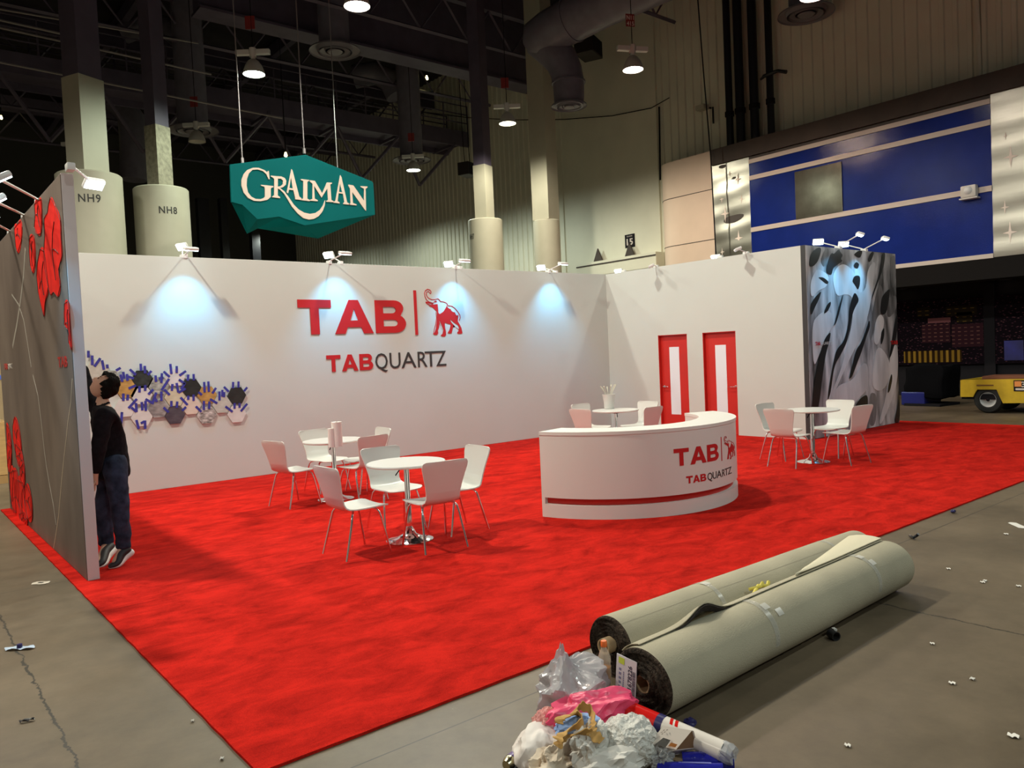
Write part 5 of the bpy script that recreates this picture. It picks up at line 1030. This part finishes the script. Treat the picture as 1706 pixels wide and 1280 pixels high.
pts = [[(515,1010,.20),(560,960,.21),(650,900,.225),(740,850,.235),(760,790,.24),(700,750,.245),(560,790,.235),(530,840,.22)], [(660,760,.24),(700,700,.26),(770,680,.27),(840,730,.25),(855,830,.24),(845,900,.225),(870,960,.21),(945,1020,.19)], [(515,1075,.17),(570,1000,.19),(680,960,.21),(800,930,.22),(860,950,.21)]]
me_ = [strip([zt7(*q) for q in p], w_, M_tan, tilt=ti) for p, w_, ti in zip(pts, (.040, .042, .034), (.2, .6, 0))]
bm = bmesh.new(); O = zt7(740, 860, .2)
for m_ in me_: bm.from_mesh(m_); bpy.data.meshes.remove(m_)
me = bpy.data.meshes.new('tan_cloth'); bm.to_mesh(me); bm.free(); me.materials.append(M_tan); smooth_me(me, 60); warp(me, lambda p: p-O)
tag(link('tan_cloth', me, None, O), 'looped tan cloth strips lying on top of the waste heap', 'cloth')
# red, blue and white printed tube
a, c = atz(1040, 1181, .13), atz(1206, 1253, .075); ax = c-a; L = ax.length; q = ax.to_track_quat('X', 'Z'); t = thing('film_tube', 'shiny red, blue and white printed tube lying across the waste heap', 'tube', a); t.rotation_euler = q.to_euler(); R = .043
def tb(x0, x1, m, nm, r=R): 
    return MB().grid(lambda u, v: Vector((x0+(x1-x0)*v, r*math.cos(u*2*PI), r*math.sin(u*2*PI))), 28, 2, True).build(nm, m, t, 60)
M_tred = mat('shiny_red_film', (.62, .012, .010), .16, coat=.6); M_tnav = mat('navy_film', (.02, .018, .10), .3); M_twh = mat('white_film', (.74, .68, .62), .22, coat=.4)
tb(-.02, L*.36, M_tred, 'red_section'); tb(L*.36, L*.43, M_tnav, 'navy_band', R*1.02); tb(L*.43, L, M_twh, 'white_section'); 
b = MB(); b.grid(lambda u, v: Vector((L*.19+v*L*.17, R*1.012*math.cos(.0+u*1.6), -R*1.012*math.sin(-.6+u*1.6)*-1)), 10, 2); b.build('pale_patch', M_twh, t, 60)
b = MB()
for k in range(2): b.grid(lambda u, v: Vector((L*(.44+.05*k)+v*L*.03+u*L*.06, R*1.012*math.cos(.3+u*1.9), R*1.012*math.sin(.3+u*1.9))), 10, 1)
b.build('red_stripe', M_tred, t, 60)
M_vf = film('clear_end_film', (.6, .6, .62), .6, .15)
b = MB(); b.lathe([(R*.98, 0), (R*1.05, .03), (R*.85, .05), (R*.3, .045), (0, .055)], n=20, mtx=Matrix.Translation((L-.005, 0, 0)) @ Matrix.Rotation(PI/2, 4, 'Y')); me = b.mesh('clear_end_wrap', M_vf); warp(me, lambda p: p+Vector((noise.noise(p*60), noise.noise(p*60+Vector((4, 0, 0))), noise.noise(p*60+Vector((0, 4, 0)))))*.008); link('clear_end_wrap', me, t)
# white cardboard box torn open
P = atz(1118, 1232, .13); t = thing('torn_carton', 'torn white carton flap with a grey diamond and orange stripe on the waste heap', 'carton', P, 0)
def z8(x, y, z): return atz(1020+x/6.4, 1080+y/6.4, z)-P
M_ctn = mat('white_carton', (.70, .60, .52), .55); M_ctnb = mat('brown_inner_board', (.20, .10, .045), .85)
A_ = [z8(395, 1015, .12), z8(545, 830, .165), z8(850, 880, .15), z8(680, 1085, .10)]
nrm = (A_[1]-A_[0]).cross(A_[2]-A_[0]).normalized(); nrm = nrm if nrm.z > 0 else -nrm
MB().prism(A_, nrm*-.003).build('top_flap', M_ctn, t)
MB().prism([z8(680, 1085, .10), z8(850, 880, .15), z8(905, 1060, .07)], nrm*-.004).build('inner_side', M_ctnb, t)
MB().prism([z8(850, 880, .15), z8(868, 885, .148), z8(918, 1060, .07), z8(905, 1060, .07)], nrm*-.003).build('white_edge', M_ctn, t)
MB().prism([z8(510, 1130, .06), z8(680, 1085, .10), z8(905, 1060, .07), z8(700, 1130, .05)], (0, 0, -.003)).build('lower_flap', M_ctn, t)
MB().prism([p+nrm*.001 for p in (z8(455, 1030, .124), z8(545, 958, .14), z8(622, 985, .133), z8(570, 1060, .115))], nrm*.0006).build('grey_diamond_print', mat('print_dark_grey', (.07, .06, .05), .6), t)
MB().prism([p+nrm*.001 for p in (z8(625, 1010, .13), z8(695, 1030, .122), z8(672, 1062, .11), z8(600, 1045, .118))], nrm*.0006).build('orange_stripe', mat('print_orange', (.75, .26, .06), .6), t)
b = MB()
for k in range(3):
    for j in range(2): p = z8(525+26*k+8*j, 900-22*k+24*j*.8, .156); b.box(p+nrm*.0015, (.008, .004, .0006))
b.build('small_print', mat('print_ink', (.10, .07, .05), .6), t)
# blue film wraps at the bottom edge
M_bf = mat('shiny_blue_film', (.02, .022, .30), .16, coat=.5, bump=.3, bscale=20); M_bfl = mat('pale_blue_film', (.16, .17, .50), .2, coat=.4)
for (x0, y0, x1, y1, z, r, lab) in ((745, 1190, 1290, 1200, .035, .033, 'shiny blue film roll below the white end of the printed tube'), (480, 1290, 1180, 1310, .03, .03, 'shiny blue film roll lowest at the bottom frame edge')):
    a, c = atz(1020+x0/6.4, 1080+y0/6.4, z), atz(1020+x1/6.4, 1080+y1/6.4, z); t = thing('blue_film_roll', lab, 'film roll', a, group='blue film rolls'); ax = c-a; t.rotation_euler = ax.to_track_quat('X', 'Z').to_euler(); L = ax.length
    MB().grid(lambda u, v: Vector((L*v, r*(1+.05*math.sin(u*19+v*9))*math.cos(u*2*PI), r*(1+.05*math.sin(u*19+v*9))*math.sin(u*2*PI))), 30, 8, True).build('wrap', M_bf, t, 60)
    MB().grid(lambda u, v: Vector((L*(.33+.5*v), r*1.04*math.cos(.9+u*.8), r*1.04*math.sin(.9+u*.8))), 8, 2).build('pale_label', M_bfl, t, 60)
    MB().lathe([(0, 0), (r, 0)], n=20, mtx=Matrix.Translation((L, 0, 0)) @ Matrix.Rotation(PI/2, 4, 'Y')).lathe([(0, 0), (r, 0)], n=20, mtx=Matrix.Rotation(PI/2, 4, 'Y')).build('end_cap', M_bf, t)
crumple('silver_film_scrap', 'crinkled silver clear film left of the blue film rolls', 'plastic film', 1102, 1262, .06, (.05, .035, .04), film('silver_film', (.5, .5, .5), .7, .12), 11.3, .6, 5, 4)
# can at the lower left
a, c = atz(843, 1276, .032), atz(868, 1256, .036); t = thing('violet_can', 'small violet and silver can lying at the lower left of the waste heap', 'can', a); t.rotation_euler = (c-a).to_track_quat('Z', 'Y').to_euler()
MB().lathe([(0, 0), (.020, 0), (.027, .012), (.030, .02), (.030, .035)], n=24).build('metal_neck', mat('can_gold_silver', (.55, .50, .32), .25, metal=1), t, 40); MB().lathe([(.031, .035), (.031, .12), (0, .12)], n=24).build('violet_body', mat('can_violet', (.10, .05, .22), .3), t, 40)
tag(crumple('black_bin_liner', None, None, 885, 1276, .015, (.10, .05, .03), M_black, 12.1, .3, 4, 2), 'piece of black plastic beside the violet can at the bottom frame edge', 'plastic')
# bottle with orange cap
P = atz(1009, 1147, .0); t = thing('drink_bottle', 'clear plastic bottle with orange cap and amber drink before the farther carpet roll', 'bottle', P)
M_pet = mat('clear_bottle', (.85, .72, .6), .12, alpha=.35, spec=.8); M_tea = mat('amber_drink', (.42, .16, .035), .2, alpha=.92)
MB().lathe([(0, 0), (.031, 0), (.034, .01), (.034, .12), (.030, .13), (.034, .145), (.033, .165), (.024, .195), (.014, .215), (.013, .235)], n=28).build('bottle_body', M_pet, t, 50); MB().lathe([(0, .003), (.030, .004), (.031, .115), (0, .115)], n=24).build('drink', M_tea, t, 40)
MB().lathe([(.0155, .222), (.0165, .226), (.0165, .250), (.014, .253), (0, .253)], n=24).build('cap', mat('orange_cap', (.80, .16, .03), .4), t, 40)

# ------------------------------------------------------------------ litter on the floor
def scrap(name, px, py, size, m, rz, label, cat='litter', curl=.012, par=None):
    P = atz(px, py, .001); t = MB(); t.grid(lambda u, v: Vector(((u-.5)*size[0]*(1-.5*abs(v-.5)), (v-.5)*size[1], .003+curl*abs(math.sin(u*5+v*3)))), 8, 5).solid(.0015)
    o = t.build(name, m, None, 60, P); o.rotation_euler = (0, 0, rz); return tag(o, label, cat)
M_wr = mat('pale_blue_wrapper', (.48, .58, .72), .3)
w_ = scrap('wrapper', 33, 1082, (.20, .05), M_wr, -.65, 'pale blue wrapper with a dark blue cap on the concrete at the left', 'wrapper'); MB().lathe([(0, .03), (.016, .028), (.018, 0), (0, 0)], n=14, c=(.0, .0, .006)).build('dark_blue_cap', M_tnav, w_)
scrap('dark_strip', 45, 1203, (.075, .018), M_black, -.3, 'dark thin strip on the concrete near the lower left')
tg = scrap('paper_tag', 68, 972, (.15, .085), mat('paper_tag_beige', (.60, .52, .42), .7), -.72, 'beige paper square on the concrete beside the left carpet edge', 'paper', .002); MB().b2((-.02, -.012, .006), (.02, .012, .0075)).build('dark_mark', mat('print_dark_grey'), tg)
for px, py, r, lab in ((1637, 971.5, .014, 'right one of two white chips close together on the right concrete'), (1641, 969, .013, 'left one of two white chips close together on the right concrete'), (1580, 949, .013, 'white chip on the concrete right of the far roll end'), (1553, 1074, .011, 'white chip on the concrete below the right joint line'), (1586, 1140, .014, 'white chip at lower right, left one of two near each other'), (1620, 1133, .012, 'white chip at lower right, right one of two near each other'), (1697, 978, .014, 'white chip at the right frame edge'), (1676, 891, .016, 'white chip below the white tape strip'), (1412, 1244, .012, 'pale chip on the concrete near the bottom, right of the blue rolls'), (1688, 1228, .02, 'pale paper curl at the lower right frame edge'), (370, 1266, .009, 'tiny white chip on the concrete left of the carpet front corner'), (321, 1203, .008, 'tiny white chip on the left concrete near the carpet edge')):
    scrap('paper_chip', px, py, (r*2.4, r*1.7), M_tissue, px % 3, lab, 'paper chip', .008)['group'] = 'paper chips on the concrete'
scrap('white_tape_piece', 1695, 876, (.26, .07), M_tissue, .75, 'white strip of floor tape at the right frame edge', 'tape', .001)
P = atz(1383, 1053, .04); t = thing('black_ring', 'black plastic tube ring lying against the nearer carpet roll', 'tube', (P.x, P.y-.02, .027), 1.1); MB().lathe([(.027, -.03), (.027, .03), (.023, .03), (.023, -.03), (.027, -.03)], n=28, mtx=Matrix.Rotation(PI/2, 4, 'Y')).build('ring', mat('black_plastic', (.03, .03, .032), .3), t, 40); MB().box((.02, -.02, .024), (.03, .02, .012)).build('white_tape_end', M_tissue, t)
crumple('white_foam_bit', 'small white foam bit tucked under the nearer carpet roll by the joint line', 'foam bit', 1447, 1001, .012, (.025, .02, .014), M_tissue, 13.3, .3, 3)
crumple('blue_scrap', 'small dark blue scrap in the shadow between printed tube and carpet roll', 'scrap', 1149, 1205, .02, (.03, .025, .02), M_tnav, 14.2, .4, 3)
crumple('blue_tape_bit', 'tiny dark blue tape bit on the front edge of the red carpet', 'tape', 1588, 852, .02, (.03, .02, .016), M_tnav, 15.2, .4, 3)
tag(MB().tube([atz(1516, 893, .012), atz(1522, 896, .02), atz(1527, 893, .03), atz(1530, 890, .05)], .012, 6).build('black_strap_end', M_black, None, 60), 'black strap end on the concrete behind the far end of the rolls', 'strap')

# ------------------------------------------------------------------ yellow utility cart, draped case, wooden crate
CXp = atz(1648, 689, 0).x; M_yel = mat('yellow_cart_paint', (.55, .36, .015), .45, var=.18, vscale=3)
def zc_(x, y, X=None): return atx(1560+x/11.64, 590+y/11.64, X or CXp)
wc = zc_(985, 965); org = Vector((CXp, wc.y, 0)); t = thing('utility_cart', 'yellow flat utility cart with grey wheel at the right frame edge', 'cart', org)
body_ = [(465, 505), (1500, 485), (2600, 470), (2600, 945), (1290, 955), (1215, 800), (1165, 690), (790, 690), (740, 770), (710, 832), (465, 832)]
for dx in (0, 1.25): MB().prism([zc_(x, y)-org+Vector((dx, 0, 0)) for x, y in body_], (.035, 0, 0)).build('side_panel', M_yel, t)
p, q = zc_(465, 505)-org, zc_(2600, 820)-org
MB().b2((.03, q.y, p.z-.10), (1.26, p.y, p.z-.04)).build('bed', mat('worn_bed', (.13, .10, .04), .7, var=.3, vscale=3), t); MB().b2((.03, p.y-.04, q.z), (1.26, p.y, p.z)).build('tail_panel', M_yel, t)
MB().b2((.05, q.y, .30), (1.22, p.y, .42)).build('chassis', M_dark, t)
p2, q2 = zc_(780, 595)-org, zc_(1110, 620)-org; MB().b2((-.006, q2.y, q2.z), (0, p2.y, p2.z)).build('stamped_slot', mat('slot_brown', (.16, .06, .01), .7), t)
Rw = .33*.9; wm = Matrix.Rotation(-PI/2, 4, 'Y'); wz = Rw
for xo in (.06, 1.10):
    wh = MB().lathe([(.55*Rw, -.01), (.62*Rw, -.03), (.9*Rw, -.02), (Rw, .03), (Rw, .13), (.9*Rw, .17), (.55*Rw, .17)], n=36, mtx=Matrix.Rotation(PI/2, 4, 'Y')).build('tire', mat('tire_rubber', (.015, .015, .015), .8), t, 40, (xo, 0, wz))
    MB().lathe([(0, -.0), (.13*Rw, -.01), (.16*Rw, .02), (.30*Rw, .03), (.45*Rw, .01), (.55*Rw, -.015), (.57*Rw, .02)], n=30, mtx=Matrix.Rotation(PI/2, 4, 'Y')).build('wheel_rim', mat('grey_rim', (.52, .52, .52), .45), wh, 40); MB().lathe([(0, -.02), (.13*Rw, -.012), (.14*Rw, .02)], n=16, mtx=Matrix.Rotation(PI/2, 4, 'Y')).build('hub_cap', M_dark, wh)
s0, s1 = zc_(1500, 510)-org, zc_(1960, 725)-org; pl = MB().b2((-.012, s1.y, s1.z), (-.002, s0.y, s0.z)).build('number_plate', M_dark, t)
w2 = abs(s1.y-s0.y); h2 = abs(s0.z-s1.z); MB().b2((-.016, s0.y-w2*.34, s1.z+h2*.42), (-.011, s0.y-w2*.04, s0.z-h2*.08)).build('orange_patch', mat('print_orange'), pl); MB().b2((-.016, s1.y+w2*.05, s1.z+h2*.10), (-.011, s0.y-w2*.08, s1.z+h2*.28)).build('grey_strip', M_trimw, pl)
me = text_mesh('t', '3&', .003, M_trimw, .02); fit(me, 0, 1, 0, 1); warp(me, lambda v: Vector((-.0135-v.z, s0.y-w2*(.32+.6*v.x), s1.z+h2*(.38+.5*v.y)))); link('plate_text', fix(me), pl)
MB().box((.5, q.y*.35+.1, p.z+.0), (.7, 1.2, .16), bev=.05).build('folded_load', mat('brown_load', (.16, .05, .02), .8), t)
P = atz(1532, 676, 0); t = thing('draped_case', 'bulky black draped case with a blue base beside the brush stroke wall', 'case', P, -.1)
b = MB(); b.box((.35, -.15, .62), (.9, 1.0, .80), bev=.12); bmesh.ops.subdivide_edges(b.bm, edges=b.bm.edges[:], cuts=3, use_grid_fill=True); me = b.mesh('d', mat('black_drape_cloth', (.004, .004, .005), .95, spec=.04), 60); warp(me, lambda v: v+Vector((noise.noise(v*3), noise.noise(v*3+Vector((4, 0, 0))), noise.noise(v*2)*1.2))*.07); link('black_drape', me, t)
MB().box((.3, .12, .18), (.8, .6, .34), bev=.03).build('blue_base', mat('blue_case', (.012, .018, .16), .3), t); MB().box((.3, -.15, .03), (.95, .9, .06)).build('dolly', M_dark, t); 
P = atz(3, 806, 0); t = thing('wooden_crate', 'pale plywood crate with a white blue-striped box on top, behind the left wall', 'crate', P); M_ply = mat('plywood', (.55, .34, .14), .6, var=.12, vscale=3, stretch=(1, 1, 6))
MB().b2((-2.2, 0, .14), (.15, 1.2, 1.02)).build('crate_body', M_ply, t); MB().b2((-2.2, -.015, 0), (.165, 1.2, .13)).build('crate_skid', mat('plywood_dark', (.42, .25, .10), .6), t)
b = MB().b2((-2.0, .1, 1.02), (.05, 1.0, 1.40)).build('white_box', mat('white_cardboard', (.55, .50, .42), .7), t); MB().b2((-2.0, .09, 1.22), (.055, 1.005, 1.30)).build('blue_stripe', mat('stripe_blue', (.08, .14, .50), .5), b)
P = atz(2, 790, 0); t = thing('tall_crate', 'tall tan crate with a blue strap at the left frame edge behind the plywood crate', 'crate', (P.x, P.y+.6, 0)); MB().b2((-2.4, 0, 0), (.2, 1.2, 2.75)).build('crate_body', mat('tan_board', (.34, .25, .14), .7, var=.1, vscale=3), t); MB().b2((-2.4, -.012, 1.72), (.212, 1.2, 1.80)).build('blue_strap', mat('stripe_blue'), t)
for o_ in bpy.data.objects:
    if o_.type == 'MESH' and not o_.data.materials: print('NO MATERIAL', o_.name)
